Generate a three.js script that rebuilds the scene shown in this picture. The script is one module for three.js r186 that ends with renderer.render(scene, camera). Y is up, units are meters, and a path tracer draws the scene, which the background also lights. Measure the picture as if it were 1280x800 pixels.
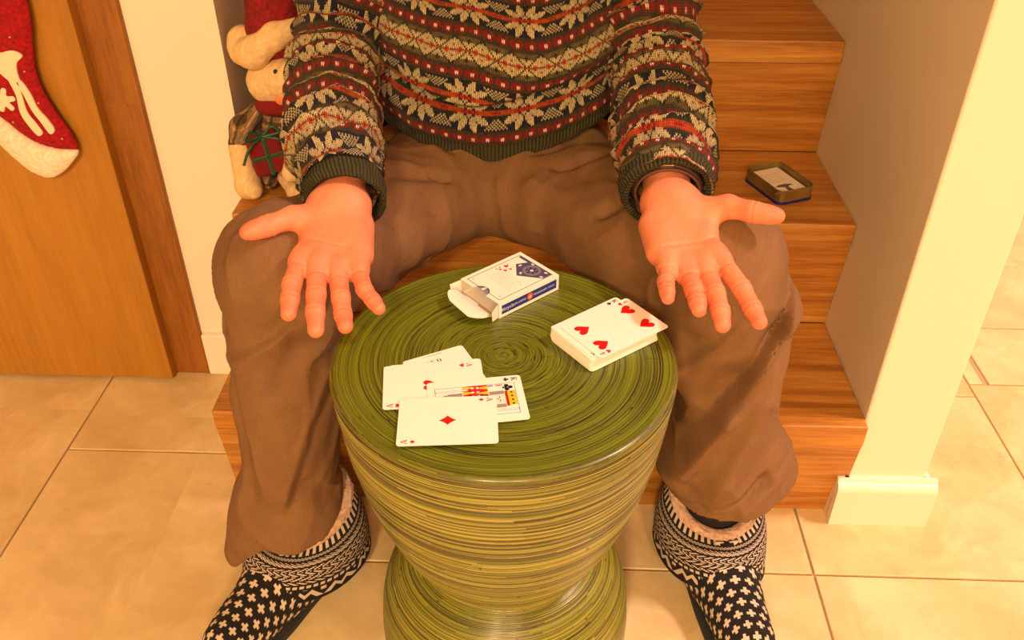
import * as THREE from 'three';
import { mergeGeometries } from 'three/addons/utils/BufferGeometryUtils.js';
import { RoundedBoxGeometry } from 'three/addons/geometries/RoundedBoxGeometry.js';
import { RectAreaLightUniformsLib } from 'three/addons/lights/RectAreaLightUniformsLib.js';
import { ImprovedNoise } from 'three/addons/math/ImprovedNoise.js';

// ---------------------------------------------------------------- camera, lights, exposure
const scene = new THREE.Scene();
scene.background = new THREE.Color(0x000000);
const camera = new THREE.PerspectiveCamera(39.327, 1280 / 800, 0.05, 30);
camera.position.set(-0.4449, 0.9988, 0.9029);
camera.rotation.set(-0.621, 0.0351, 0.0019, 'YXZ');
scene.add(camera);
const renderer = new THREE.WebGLRenderer({ antialias: true });
renderer.toneMapping = THREE.LinearToneMapping;
renderer.toneMappingExposure = 1.27;
renderer.shadowMap.enabled = true;
RectAreaLightUniformsLib.init();
const WARM = [1.0, 0.665, 0.32], PINK = [1.0, 0.64, 0.54];
// ceiling lamps of the room: x, z, size, colour, intensity
const LAMPS = [
  [-0.85, 3.3, 0.4, WARM, 262, 'round ceiling lamp above the camera, nearest to the wooden door'],
  [0.15, 3.6, 0.4, [1.0, 0.585, 0.37], 160, 'round ceiling lamp behind the camera, in line with the end of the right wall'],
  [1.1, 0.1, 0.34, PINK, 135, 'round ceiling lamp over the pinkish tiles on the far side of the right wall'],
];

// ---------------------------------------------------------------- helpers
const V = (x, y, z) => new THREE.Vector3(x, y, z);
const clamp = (x, a = 0, b = 1) => Math.min(b, Math.max(a, x));
const mix = (a, b, t) => a + (b - a) * t;
const smooth = (a, b, x) => { const t = clamp((x - a) / (b - a)); return t * t * (3 - 2 * t); };
const gauss = (x, w) => Math.exp(-(x * x) / (w * w));
const perlin = new ImprovedNoise();
const noise = (x, y, z = 0.37) => perlin.noise(x + 31.7, y + 11.3, z + 5.1);
const fbm = (x, y, z = 0.37, n = 4) => { let s = 0, a = 0.5; for (let i = 0; i < n; i++) { s += a * noise(x, y, z); x *= 2.03; y *= 2.03; z *= 2.03; a *= 0.5; } return s; };
let seed = 12345;
const rnd = () => { seed = (seed * 1664525 + 1013904223) >>> 0; return seed / 4294967296; };
const used = {};
const numbered = (n) => { const k = used[n] = (used[n] ?? -1) + 1; return k ? `${n}_${String(k).padStart(3, '0')}` : n; };
function tag(o, label, category, group, kind) {
  if (label) o.userData.label = label;
  if (category) o.userData.category = category;
  if (group) o.userData.group = group;
  if (kind) o.userData.kind = kind;
  return o;
}
function part(name, geo, mat, parent, label) {
  const m = new THREE.Mesh(geo, mat); m.name = name; m.castShadow = m.receiveShadow = true;
  if (label) m.userData.label = label;
  parent.add(m); return m;
}
function thing(name, label, category, pos = [0, 0, 0], turn = 0, group) {
  const g = new THREE.Group(); g.name = numbered(name); g.position.set(...pos); g.rotation.y = turn; scene.add(g);
  return tag(g, label, category, group);
}
function solo(name, geo, mat, label, category, group) { const m = part(numbered(name), geo, mat, scene); return tag(m, label, category, group); }
function struct(name, geo, mat) { const m = part(numbered(name), geo, mat, scene); return tag(m, null, null, null, 'structure'); }
function structGroup(name) { const g = new THREE.Group(); g.name = numbered(name); scene.add(g); return tag(g, null, null, null, 'structure'); }
// textures
function tex(w, h, fn, srgb = true) {
  const d = new Uint8Array(w * h * 4);
  for (let y = 0; y < h; y++) for (let x = 0; x < w; x++) { const c = fn(x / w, y / h, x, y), k = 4 * (y * w + x); d[k] = clamp(c[0], 0, 255); d[k + 1] = clamp(c[1], 0, 255); d[k + 2] = clamp(c[2], 0, 255); d[k + 3] = 255; }
  const t = new THREE.DataTexture(d, w, h); t.magFilter = THREE.LinearFilter; t.minFilter = THREE.LinearMipmapLinearFilter; t.generateMipmaps = true;
  t.wrapS = t.wrapT = THREE.RepeatWrapping; if (srgb) t.colorSpace = THREE.SRGBColorSpace; t.needsUpdate = true; return t;
}
function canvasTex(w, h, draw, srgb = true) {
  const c = document.createElement('canvas'); c.width = w; c.height = h; draw(c.getContext('2d'), w, h);
  const t = new THREE.CanvasTexture(c); t.wrapS = t.wrapT = THREE.RepeatWrapping; if (srgb) t.colorSpace = THREE.SRGBColorSpace; t.anisotropy = 8; return t;
}
const std = (o) => new THREE.MeshStandardMaterial(o);
const phys = (o) => new THREE.MeshPhysicalMaterial(o);
// geometry
function boxUV(g) {   // world-metre uv by dominant normal axis
  const p = g.attributes.position, n = g.attributes.normal, uv = new Float32Array(p.count * 2);
  for (let i = 0; i < p.count; i++) {
    const ax = Math.abs(n.getX(i)), ay = Math.abs(n.getY(i)), az = Math.abs(n.getZ(i));
    if (ay >= ax && ay >= az) { uv[2 * i] = p.getX(i); uv[2 * i + 1] = p.getZ(i); }
    else if (ax >= az) { uv[2 * i] = p.getZ(i); uv[2 * i + 1] = p.getY(i); }
    else { uv[2 * i] = p.getX(i); uv[2 * i + 1] = p.getY(i); }
  }
  g.setAttribute('uv', new THREE.BufferAttribute(uv, 2)); return g;
}
function box(x0, x1, y0, y1, z0, z1, r = 0) {
  const g = r ? new RoundedBoxGeometry(x1 - x0, y1 - y0, z1 - z0, 2, r) : new THREE.BoxGeometry(x1 - x0, y1 - y0, z1 - z0);
  g.translate((x0 + x1) / 2, (y0 + y1) / 2, (z0 + z1) / 2); return boxUV(g);
}
// a grid of points -> indexed geometry with uv; rows i, columns j; wrapped in j when closed
function gridGeo(n, m, fn, closed = true, flip = false) {
  const pos = [], uv = [], idx = [];
  for (let i = 0; i <= n; i++) for (let j = 0; j <= m; j++) { const r = fn(i / n, j / m, i, j); pos.push(r[0], r[1], r[2]); uv.push(r[3] ?? j / m, r[4] ?? i / n); }
  for (let i = 0; i < n; i++) for (let j = 0; j < m; j++) {
    const a = i * (m + 1) + j, b = a + 1, c = a + m + 1, d = c + 1;
    if (flip) idx.push(a, c, b, b, c, d); else idx.push(a, b, c, b, d, c);
  }
  const g = new THREE.BufferGeometry(); g.setAttribute('position', new THREE.Float32BufferAttribute(pos, 3)); g.setAttribute('uv', new THREE.Float32BufferAttribute(uv, 2)); g.setIndex(idx); g.computeVertexNormals();
  if (closed) { const nn = g.attributes.normal; for (let i = 0; i <= n; i++) { const a = i * (m + 1), b = a + m, v = V(nn.getX(a) + nn.getX(b), nn.getY(a) + nn.getY(b), nn.getZ(a) + nn.getZ(b)).normalize(); nn.setXYZ(a, v.x, v.y, v.z); nn.setXYZ(b, v.x, v.y, v.z); } }
  return g;
}
// signed-distance pieces
const len3 = (x, y, z) => Math.sqrt(x * x + y * y + z * z);
function cap(a, b, ra, rb = ra) {
  const dx = b[0] - a[0], dy = b[1] - a[1], dz = b[2] - a[2], q = 1 / (dx * dx + dy * dy + dz * dz + 1e-12);
  return (x, y, z) => { const px = x - a[0], py = y - a[1], pz = z - a[2], t = clamp((px * dx + py * dy + pz * dz) * q); return len3(px - t * dx, py - t * dy, pz - t * dz) - (ra + (rb - ra) * t); };
}
const ell = (c, r) => (x, y, z) => { const a = (x - c[0]) / r[0], b = (y - c[1]) / r[1], d = (z - c[2]) / r[2], k0 = len3(a, b, d), k1 = len3(a / r[0], b / r[1], d / r[2]); return k1 < 1e-9 ? -Math.min(...r) : k0 * (k0 - 1) / k1; };
const smin = (a, b, k) => { const h = Math.max(k - Math.abs(a - b), 0) / k; return Math.min(a, b) - h * h * k * 0.25; };
const chain = (pts, radii, k) => { const cs = pts.slice(1).map((p, i) => cap(pts[i], p, radii[i], radii[i + 1])); return (x, y, z) => { let d = cs[0](x, y, z); for (let i = 1; i < cs.length; i++) d = smin(d, cs[i](x, y, z), k); return d; }; };
// surface nets: a smooth mesh of the zero set of f
function surfNet(f, lo, hi, cell, block = 6) {
  const n = [0, 1, 2].map((k) => Math.ceil((hi[k] - lo[k]) / cell) + 1), [nx, ny, nz] = n, val = new Float32Array(nx * ny * nz);
  const id = (i, j, k) => (k * ny + j) * nx + i;
  for (let K = 0; K < nz; K += block) for (let J = 0; J < ny; J += block) for (let I = 0; I < nx; I += block) {
    const h = block * cell / 2, d = f(lo[0] + I * cell + h, lo[1] + J * cell + h, lo[2] + K * cell + h), far = Math.abs(d) > h * 1.75 * 1.5 + cell;
    for (let k = K; k < Math.min(K + block, nz); k++) for (let j = J; j < Math.min(J + block, ny); j++) for (let i = I; i < Math.min(I + block, nx); i++)
      val[id(i, j, k)] = far ? d : f(lo[0] + i * cell, lo[1] + j * cell, lo[2] + k * cell);
  }
  const vert = new Int32Array(nx * ny * nz).fill(-1), pos = [], idx = [];
  const C = [[0, 0, 0], [1, 0, 0], [0, 1, 0], [1, 1, 0], [0, 0, 1], [1, 0, 1], [0, 1, 1], [1, 1, 1]], E = [[0, 1], [2, 3], [4, 5], [6, 7], [0, 2], [1, 3], [4, 6], [5, 7], [0, 4], [1, 5], [2, 6], [3, 7]];
  for (let k = 0; k < nz - 1; k++) for (let j = 0; j < ny - 1; j++) for (let i = 0; i < nx - 1; i++) {
    let m = 0; const v = [];
    for (let c = 0; c < 8; c++) { const x = val[id(i + C[c][0], j + C[c][1], k + C[c][2])]; v.push(x); if (x < 0) m |= 1 << c; }
    if (m === 0 || m === 255) continue;
    let x = 0, y = 0, z = 0, q = 0;
    for (const [a, b] of E) if ((v[a] < 0) !== (v[b] < 0)) { const t = v[a] / (v[a] - v[b]); x += mix(C[a][0], C[b][0], t); y += mix(C[a][1], C[b][1], t); z += mix(C[a][2], C[b][2], t); q++; }
    vert[id(i, j, k)] = pos.length / 3; pos.push(lo[0] + (i + x / q) * cell, lo[1] + (j + y / q) * cell, lo[2] + (k + z / q) * cell);
  }
  const quad = (a, b, c, d, rev) => { if (a < 0 || b < 0 || c < 0 || d < 0) return; if (rev) idx.push(a, c, b, a, d, c); else idx.push(a, b, c, a, c, d); };
  for (let k = 1; k < nz - 1; k++) for (let j = 1; j < ny - 1; j++) for (let i = 1; i < nx - 1; i++) {
    const s = val[id(i, j, k)] < 0;
    if (s !== val[id(i + 1, j, k)] < 0) quad(vert[id(i, j - 1, k - 1)], vert[id(i, j, k - 1)], vert[id(i, j, k)], vert[id(i, j - 1, k)], !s);
    if (s !== val[id(i, j + 1, k)] < 0) quad(vert[id(i - 1, j, k - 1)], vert[id(i - 1, j, k)], vert[id(i, j, k)], vert[id(i, j, k - 1)], !s);
    if (s !== val[id(i, j, k + 1)] < 0) quad(vert[id(i - 1, j - 1, k)], vert[id(i, j - 1, k)], vert[id(i, j, k)], vert[id(i - 1, j, k)], !s);
  }
  const g = new THREE.BufferGeometry(), nor = new Float32Array(pos.length), uv = new Float32Array(pos.length / 3 * 2), e = cell * 0.5;
  for (let i = 0; i < pos.length; i += 3) {
    const [x, y, z] = [pos[i], pos[i + 1], pos[i + 2]], a = f(x + e, y, z) - f(x - e, y, z), b = f(x, y + e, z) - f(x, y - e, z), c = f(x, y, z + e) - f(x, y, z - e), l = len3(a, b, c) || 1;
    nor[i] = a / l; nor[i + 1] = b / l; nor[i + 2] = c / l; uv[i / 3 * 2] = x + 0.4 * z; uv[i / 3 * 2 + 1] = y + 0.6 * z;
  }
  g.setAttribute('position', new THREE.Float32BufferAttribute(pos, 3)); g.setAttribute('normal', new THREE.BufferAttribute(nor, 3)); g.setAttribute('uv', new THREE.BufferAttribute(uv, 2)); g.setIndex(idx); return g;
}

// ---------------------------------------------------------------- materials of the room
const paintBump = tex(256, 256, (u, v) => { const k = 128 + 60 * fbm(u * 40, v * 40, 1.2, 3); return [k, k, k]; }, false);
paintBump.repeat.set(4, 4);
const paint = std({ color: new THREE.Color(0.88, 0.80, 0.66), roughness: 0.75, bumpMap: paintBump, bumpScale: 0.0004 });
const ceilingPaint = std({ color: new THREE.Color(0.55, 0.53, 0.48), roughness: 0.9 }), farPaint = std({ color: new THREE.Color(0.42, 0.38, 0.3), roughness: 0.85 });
const skirtPaint = std({ color: new THREE.Color(0.88, 0.81, 0.69), roughness: 0.4 });
function woodTex(base, dark, light, fine, seedz, streak = 1) {   // grain runs along u
  return tex(1024, 512, (u, v) => {
    const a = fbm(u * 3.0, v * 26, seedz, 3), b = fbm(u * 9, v * 120, seedz + 3, 2), c = fbm(u * 2, v * 5, seedz + 7, 2), d = fbm(u * 30, v * 260, seedz + 9, 2);
    let t = 0.5 + 0.9 * a * streak + 0.5 * b * fine + 0.3 * c + 0.35 * d * fine;
    const col = t < 0.5 ? dark.map((q, i) => mix(q, base[i], clamp(t * 2))) : base.map((q, i) => mix(q, light[i], clamp(t * 2 - 1)));
    return col;
  });
}
const stairTex = woodTex([182, 121, 46], [140, 84, 26], [208, 153, 70], 1, 2.1, 0.95); stairTex.repeat.set(1.1, 2.2);
const stairWood = phys({ map: stairTex, roughness: 0.42, clearcoat: 0.25, clearcoatRoughness: 0.35 });
const doorTex = woodTex([174, 121, 36], [156, 104, 28], [188, 135, 46], 0.7, 5.4, 0.5); doorTex.rotation = Math.PI / 2; doorTex.repeat.set(1.2, 1.6);
const doorWood = phys({ map: doorTex, roughness: 0.5, clearcoat: 0.15, clearcoatRoughness: 0.4 });
const trimTex = woodTex([148, 92, 28], [120, 70, 18], [164, 106, 36], 1, 8.4, 0.8); trimTex.rotation = Math.PI / 2; trimTex.repeat.set(2, 2);
const trimWood = phys({ map: trimTex, roughness: 0.45, clearcoat: 0.15, clearcoatRoughness: 0.4 });
const tileMats = [0, 1, 2].map((i) => phys({
  map: tex(512, 512, (u, v) => {
    const w = fbm(u * 3.1 + i * 7, v * 3.1, i * 3.3, 4), q = fbm(u * 9 + 3 * w, v * 9 + i * 5 + 3 * w, 2.2, 4), p = fbm(u * 42, v * 42, i + 4.4, 2);
    const t = clamp(0.55 + 0.9 * w + 0.7 * q + 0.25 * p), pit = smooth(0.36, 0.5, fbm(u * 30 + i, v * 30, 7.7, 3)) * 10;
    return [mix(206, 236, t) - pit, mix(178, 214, t) - pit, mix(126, 166, t) - pit];
  }), roughness: 0.42, clearcoat: 0.1, clearcoatRoughness: 0.4,
}));
tileMats.forEach((m) => m.map.repeat.set(1.7, 1.7));
const grout = std({ color: new THREE.Color(0.42, 0.34, 0.22), roughness: 0.95 });

// ---------------------------------------------------------------- the room
const floor = struct('floor', box(-2.7, 2.0, -0.1, -0.004, -2.0, 5.2), grout);
const tiles = [];   // x0, x1, z0, z1
const col = (x0, x1, zs) => { for (let i = 0; i < zs.length - 1; i++) tiles.push([x0, x1, zs[i], zs[i + 1]]); };
col(-2.7, -1.79, [-0.5, 0.3, 0.9, 1.5, 2.1, 2.6, 3.2, 3.9, 4.6, 5.2]);
col(-1.79, -1.189, [-0.5, 0.32, 0.92, 1.52, 2.12, 2.6, 3.2, 3.9, 4.6, 5.2]);
col(-1.189, -0.81, [-0.514, -0.112, 0.29, 0.69, 1.09, 1.49, 1.89, 2.29, 2.6, 3.2, 3.9, 4.6, 5.2]);
col(-0.81, -0.058, [-0.31, 0.092, 0.494, 0.896, 1.298, 1.7, 2.1, 2.6, 3.2, 3.9, 4.6, 5.2]);
col(-0.058, 0.309, [-2.0, -1.5, -1.1, -0.7, -0.297, 0.092, 0.494, 0.896, 1.298, 1.7, 2.1, 2.6, 3.2, 3.9, 4.6, 5.2]);
col(0.309, 0.9, [-0.331, 0.27, 0.87, 1.47, 2.07, 2.6, 3.2, 3.9, 4.6, 5.2]);
col(0.344, 0.9, [-1.7, -1.1, -0.5, -0.331]);
tiles.push([0.309, 0.336, -1.1, -0.331], [0.309, 0.336, -1.7, -1.1]);
col(0.9, 2.0, [-1.9, -1.2, -0.6, 0, 0.6, 1.2, 1.8, 2.6, 3.2, 3.9, 4.6, 5.2]);
tiles.forEach(([x0, x1, z0, z1], i) => {
  const j = 0.0016, g = box(x0 + j, x1 - j, -0.012, rnd() * 0.0005, z0 + j, z1 - j, 0.0015), uv = g.attributes.uv, ox = rnd() * 3, oy = rnd() * 3;
  for (let k = 0; k < uv.count; k++) uv.setXY(k, uv.getX(k) + ox, uv.getY(k) + oy);
  part('tile', g, tileMats[(i * 7) % 3], floor);
});
struct('ceiling', box(-2.7, 2.0, 2.45, 2.55, -2.0, 5.2), ceilingPaint);
struct('wall_far', box(-2.7, 2.0, 0, 2.45, -2.1, -2.0), paint);
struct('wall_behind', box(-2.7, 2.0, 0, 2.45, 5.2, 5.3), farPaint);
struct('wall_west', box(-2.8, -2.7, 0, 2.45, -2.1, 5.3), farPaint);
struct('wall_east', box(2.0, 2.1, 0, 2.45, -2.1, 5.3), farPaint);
struct('wall_right', box(0, 0.107, 0, 2.45, -2.0, -0.016, 0.004), paint);
struct('wall_left', mergeGeometries([box(-2.7, -0.893, 0, 2.45, -0.42, -0.318), box(-0.99, -0.893, 0, 2.45, -2.0, -0.419)]), paint);
{ // skirting round the end of the right wall: side piece, front piece
  const sk = structGroup('baseboard_right');
  const prof = new THREE.Shape(); prof.moveTo(0, 0); prof.lineTo(0.016, 0); prof.lineTo(0.016, 0.066); prof.quadraticCurveTo(0.015, 0.076, 0.008, 0.078); prof.lineTo(0.006, 0.084); prof.lineTo(0, 0.084); prof.lineTo(0, 0);
  const run = (L) => new THREE.ExtrudeGeometry(prof, { depth: L, bevelEnabled: false, curveSegments: 5 });
  const a = run(0.107 + 0.032); a.rotateY(-Math.PI / 2); a.translate(0.123, 0, -0.016); part('skirting_board', boxUV(a), skirtPaint, sk);
  const b = run(0.026); b.rotateY(Math.PI); b.translate(0, 0, -0.012); part('skirting_board', boxUV(b), skirtPaint, sk);
  const c = run(1.9); c.translate(0.107, 0, -1.916); part('skirting_board', boxUV(c), skirtPaint, sk);
}
struct('baseboard_left', box(-1.021, -0.893, 0, 0.086, -0.33, -0.306, 0.004), skirtPaint);
{ // wooden door and its frame
  const d = structGroup('door_1');
  part('door_leaf', box(-1.86, -1.078, 0.006, 2.02, -0.312, -0.286, 0.002), doorWood, d);
  const h = new THREE.Group(); h.name = 'door_handle'; d.add(h);
  const steel = std({ color: 0xb8b4aa, metalness: 1, roughness: 0.3 });
  const ro = new THREE.CylinderGeometry(0.026, 0.026, 0.008, 24); ro.rotateX(Math.PI / 2); ro.translate(-1.8, 1.0, -0.282); part('handle_rose', ro, steel, h);
  part('handle_lever', new THREE.TubeGeometry(new THREE.CatmullRomCurve3([V(-1.8, 1.0, -0.28), V(-1.8, 1.0, -0.24), V(-1.78, 1.0, -0.228), V(-1.69, 1.0, -0.228)]), 24, 0.009, 10), steel, h);
  const t = structGroup('trim_1');
  part('side_jamb', box(-1.1, -1.022, 0, 2.08, -0.33, -0.309, 0.003), trimWood, t);
  part('side_jamb', box(-1.92, -1.84, 0, 2.08, -0.33, -0.309, 0.003), trimWood, t);
  const lin = box(-1.92, -1.022, 2.03, 2.1, -0.33, -0.309, 0.003); part('head_jamb', lin, trimWood, t);
}
for (const [x, z, s, c, I, label] of LAMPS) {   // flush ceiling lamps (out of the frame)
  const l = thing('ceiling_lamp', label, 'lamp', [x, 2.45, z]);
  part('housing', new THREE.CylinderGeometry(s * 0.6, s * 0.62, 0.05, 40).translate(0, -0.025, 0), skirtPaint, l);
  part('diffuser', new THREE.CylinderGeometry(s * 0.55, s * 0.5, 0.02, 40).translate(0, -0.058, 0), std({ color: 0xfff2dd, emissive: new THREE.Color(...c), emissiveIntensity: 2.5, roughness: 0.6 }), l);
  const r = new THREE.RectAreaLight(new THREE.Color(...c), I, s, s); r.position.set(0, -0.075, 0); r.rotation.x = -Math.PI / 2; l.add(r);
}

// ---------------------------------------------------------------- staircase
const RISE = 0.1888, GO = 0.2116, UNDER = 0.028, XL = -0.886;
{
  const st = thing('staircase', 'staircase of orange brown bamboo treads and risers between the white walls', 'staircase');
  for (let k = 0; k < 8; k++) {
    const y = RISE * (k + 1), z = -GO * k, x0 = k < 2 ? XL : -0.893, x1 = -0.0005;
    const off = k * 0.73;
    const shift = (g) => { const uv = g.attributes.uv; for (let i = 0; i < uv.count; i++) uv.setXY(i, uv.getX(i) + off, uv.getY(i) + off * 1.7); return g; };
    part('tread', shift(box(x0, x1, y - 0.0348, y, z - GO - UNDER, z, 0.0025)), stairWood, st);
    const lowY = k ? y - RISE : 0, s = new THREE.Shape();
    s.moveTo(z - 0.004, y - 0.0355); s.lineTo(z - UNDER, lowY + 0.0005); s.lineTo(z - UNDER - 0.03, lowY + 0.0005); s.lineTo(z - UNDER - 0.03, y - 0.0355); s.closePath();
    const g = new THREE.ExtrudeGeometry(s, { depth: x1 - x0, bevelEnabled: false }); g.rotateY(-Math.PI / 2); g.translate(x1, 0, 0);
    part('riser', shift(boxUV(g)), stairWood, st);
    if (k < 2) part('stringer', shift(box(x0, x0 + 0.018, lowY + 0.0005, y - 0.0355, k ? -GO - GO - UNDER : -GO - UNDER, z - UNDER - 0.03)), stairWood, st);
  }
}
// ---------------------------------------------------------------- drum table
const TX = -0.4774, TZ = 0.2056, TH = 0.4573;
{
  const t = thing('drum_table', 'green lacquered hourglass drum table of coiled bamboo with dark rings', 'table', [TX, 0, TZ]);
  const ring = [], topRows = 1024;
  const topTex = canvasTex(2048, 1024, (c, w, h) => {     // u = angle, v = radius
    c.fillStyle = 'rgb(102,116,22)'; c.fillRect(0, 0, w, h);
    for (let i = 0; i < 520; i++) { const y = rnd() * h, g = 60 + rnd() * 70; c.fillStyle = `rgba(${g * 0.95 + 14},${g + 22},${14 + rnd() * 16},0.45)`; c.fillRect(0, y, w, 2 + rnd() * 7); }
    for (let i = 0; i < 900; i++) {   // rubbed strips
      const y = rnd() * h, x = rnd() * w, L = (0.03 + 0.3 * rnd()) * w, q = rnd(); c.strokeStyle = q < 0.55 ? `rgba(44,52,10,${0.25 + 0.35 * rnd()})` : `rgba(136,142,36,${0.15 + 0.25 * rnd()})`; c.lineWidth = 1 + rnd() * 3.5;
      for (const s of [0, -w]) { c.beginPath(); c.moveTo(x + s, y); c.bezierCurveTo(x + s + L / 3, y + 3 * (rnd() - 0.5), x + s + 2 * L / 3, y + 3 * (rnd() - 0.5), x + s + L, y - 4); c.stroke(); }
    }
    for (let i = 0; i < 400; i++) {   // black gaps between the coils
      const v = Math.pow(rnd(), 0.75), y = v * h, x = rnd() * w, L = (0.02 + 0.16 * rnd() * rnd() + 0.03) * w / (0.35 + v); c.fillStyle = `rgba(12,12,6,${0.55 + 0.4 * rnd()})`; const th = 2 + 10 * rnd() * rnd();
      for (const s of [0, -w]) { c.beginPath(); c.moveTo(x + s, y); c.quadraticCurveTo(x + s + L / 2, y - th, x + s + L, y - 3); c.quadraticCurveTo(x + s + L / 2, y + th * 0.7, x + s, y); c.fill(); }
    }
    for (let i = 0; i < 160; i++) { c.fillStyle = `rgba(10,10,6,${0.5 + 0.4 * rnd()})`; c.fillRect(rnd() * w, rnd() * h, 2 + rnd() * 9, 2 + rnd() * 5); }
  });
  const lacq = (map, o = {}) => phys({ map, color: 0xf4f4dc, roughness: 0.42, clearcoat: 0.55, clearcoatRoughness: 0.22, ...o });
  const R = 0.1705, N = 285, coil = (r) => 0.00035 * Math.abs(Math.sin(Math.PI * r / 0.0031));
  const top = gridGeo(N, 160, (i, j) => { const r = Math.max(0.0002, i * (R - 0.005)), a = j * 2 * Math.PI, w = r + 0.0012 * Math.sin(2 * a + r * 40) * smooth(0.01, 0.05, r); return [r * Math.cos(a), TH - 0.0008 + coil(w) + 0.0004 * noise(r * 60, a * 2), r * Math.sin(a), j + i * 0.6, i]; }, true, true);
  part('tabletop', top, lacq(topTex), t);
  const rimTex = canvasTex(1024, 64, (c, w, h) => { c.fillStyle = 'rgb(96,100,24)'; c.fillRect(0, 0, w, h); for (let i = 0; i < 90; i++) { c.fillStyle = i % 2 ? 'rgba(40,48,12,.5)' : 'rgba(160,150,50,.4)'; c.fillRect(rnd() * w, rnd() * h, 40 + 200 * rnd(), 2 + rnd() * 5); } });
  part('rim', gridGeo(14, 160, (i, j) => { const a = j * 2 * Math.PI, b = Math.PI / 2 * (1 - i * 1.35), r = R - 0.0055 + 0.0055 * Math.cos(b), y = TH - 0.0058 + 0.0055 * Math.sin(b); return [r * Math.cos(a), y, r * Math.sin(a), j * 3, i]; }, true, true), lacq(rimTex), t);
  const sideTex = canvasTex(2048, 1024, (c, w, h) => {
    c.fillStyle = 'rgb(152,152,60)'; c.fillRect(0, 0, w, h);
    for (let y = 0; y < h; y += 5) { const g = rnd(); c.fillStyle = g < 0.5 ? `rgba(108,112,32,${0.55 * rnd()})` : `rgba(172,166,86,${0.55 * rnd()})`; c.fillRect(0, y, w, 5); }
    for (let i = 0; i < 1100; i++) {
      const y = Math.pow(rnd(), 0.8) * h, x = rnd() * w, L = (0.05 + 0.55 * rnd()) * w, q = rnd(), y2 = y + 5 * (rnd() - 0.5); c.lineWidth = 1.4 + 5.5 * rnd() * rnd();
      c.strokeStyle = q < 0.62 ? `rgba(${34 + 26 * rnd()},${36 + 22 * rnd()},10,${0.4 + 0.55 * rnd()})` : q < 0.8 ? `rgba(84,96,22,${0.3 + 0.4 * rnd()})` : `rgba(184,176,96,${0.3 + 0.4 * rnd()})`;
      for (const s of [0, -w]) { c.beginPath(); c.moveTo(x + s, y); c.lineTo(x + s + L * 0.5, y2); c.lineTo(x + s + L, y2 + 2 * (rnd() - 0.5)); c.stroke(); }
    }
    for (let i = 0; i < 90; i++) { c.fillStyle = `rgba(30,30,10,${0.4 + 0.4 * rnd()})`; c.fillRect(rnd() * w, rnd() * h, 3 + rnd() * 8, 3 + rnd() * 9); }
  });
  const P = new THREE.CatmullRomCurve3([[0.1702, 0.449], [0.1685, 0.43], [0.1615, 0.37], [0.1505, 0.315], [0.137, 0.27], [0.1195, 0.225], [0.104, 0.195], [0.1, 0.186]].map(([r, y]) => V(r, y, 0)));
  const B = new THREE.CatmullRomCurve3([[0.1, 0.186], [0.108, 0.178], [0.122, 0.163], [0.136, 0.14], [0.145, 0.11], [0.149, 0.07], [0.149, 0.03], [0.147, 0.0005]].map(([r, y]) => V(r, y, 0)));
  const turned = (C, rows, v0, v1) => gridGeo(rows, 160, (i, j) => { const p = C.getPoint(i), a = j * 2 * Math.PI, r = p.x + 0.00045 * Math.abs(Math.sin(i * Math.PI * rows / 5)) + 0.0005 * noise(i * 30, Math.cos(a) * 2, Math.sin(a) * 2); return [r * Math.cos(a), p.y, r * Math.sin(a), j, mix(v0, v1, i)]; }, true, true);
  part('bowl', turned(P, 400, 0, 0.72), lacq(sideTex), t);
  part('foot', turned(B, 300, 0.3, 0.9), lacq(sideTex, { color: 0xe2e4a4 }), t);
}

// ---------------------------------------------------------------- cards
const CW = 0.0635, CL = 0.0889, CR = 0.0034, CT = 0.0003, FACE = [252, 246, 236];
const suit = {
  heart(c, s) { c.beginPath(); c.moveTo(0, s); c.bezierCurveTo(-0.25 * s, 0.55 * s, -0.95 * s, 0.1 * s, -0.95 * s, -0.42 * s); c.bezierCurveTo(-0.95 * s, -1.05 * s, -0.15 * s, -1.1 * s, 0, -0.4 * s); c.bezierCurveTo(0.15 * s, -1.1 * s, 0.95 * s, -1.05 * s, 0.95 * s, -0.42 * s); c.bezierCurveTo(0.95 * s, 0.1 * s, 0.25 * s, 0.55 * s, 0, s); c.fill(); },
  diamond(c, s) { c.beginPath(); c.moveTo(0, -s * 1.05); c.quadraticCurveTo(0.3 * s, -0.4 * s, 0.82 * s, 0); c.quadraticCurveTo(0.3 * s, 0.4 * s, 0, s * 1.05); c.quadraticCurveTo(-0.3 * s, 0.4 * s, -0.82 * s, 0); c.quadraticCurveTo(-0.3 * s, -0.4 * s, 0, -s * 1.05); c.fill(); },
  club(c, s) { for (const [x, y] of [[0, -0.52], [-0.52, 0.2], [0.52, 0.2]]) { c.beginPath(); c.arc(x * s, y * s, 0.44 * s, 0, 7); c.fill(); } c.beginPath(); c.moveTo(0, -0.1 * s); c.lineTo(0.3 * s, s); c.lineTo(-0.3 * s, s); c.fill(); },
  spade(c, s) { c.save(); c.scale(1, -1); c.translate(0, 0.1 * s); suit.heart(c, 0.9 * s); c.restore(); c.beginPath(); c.moveTo(0, 0); c.lineTo(0.35 * s, s); c.lineTo(-0.35 * s, s); c.fill(); },
};
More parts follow.
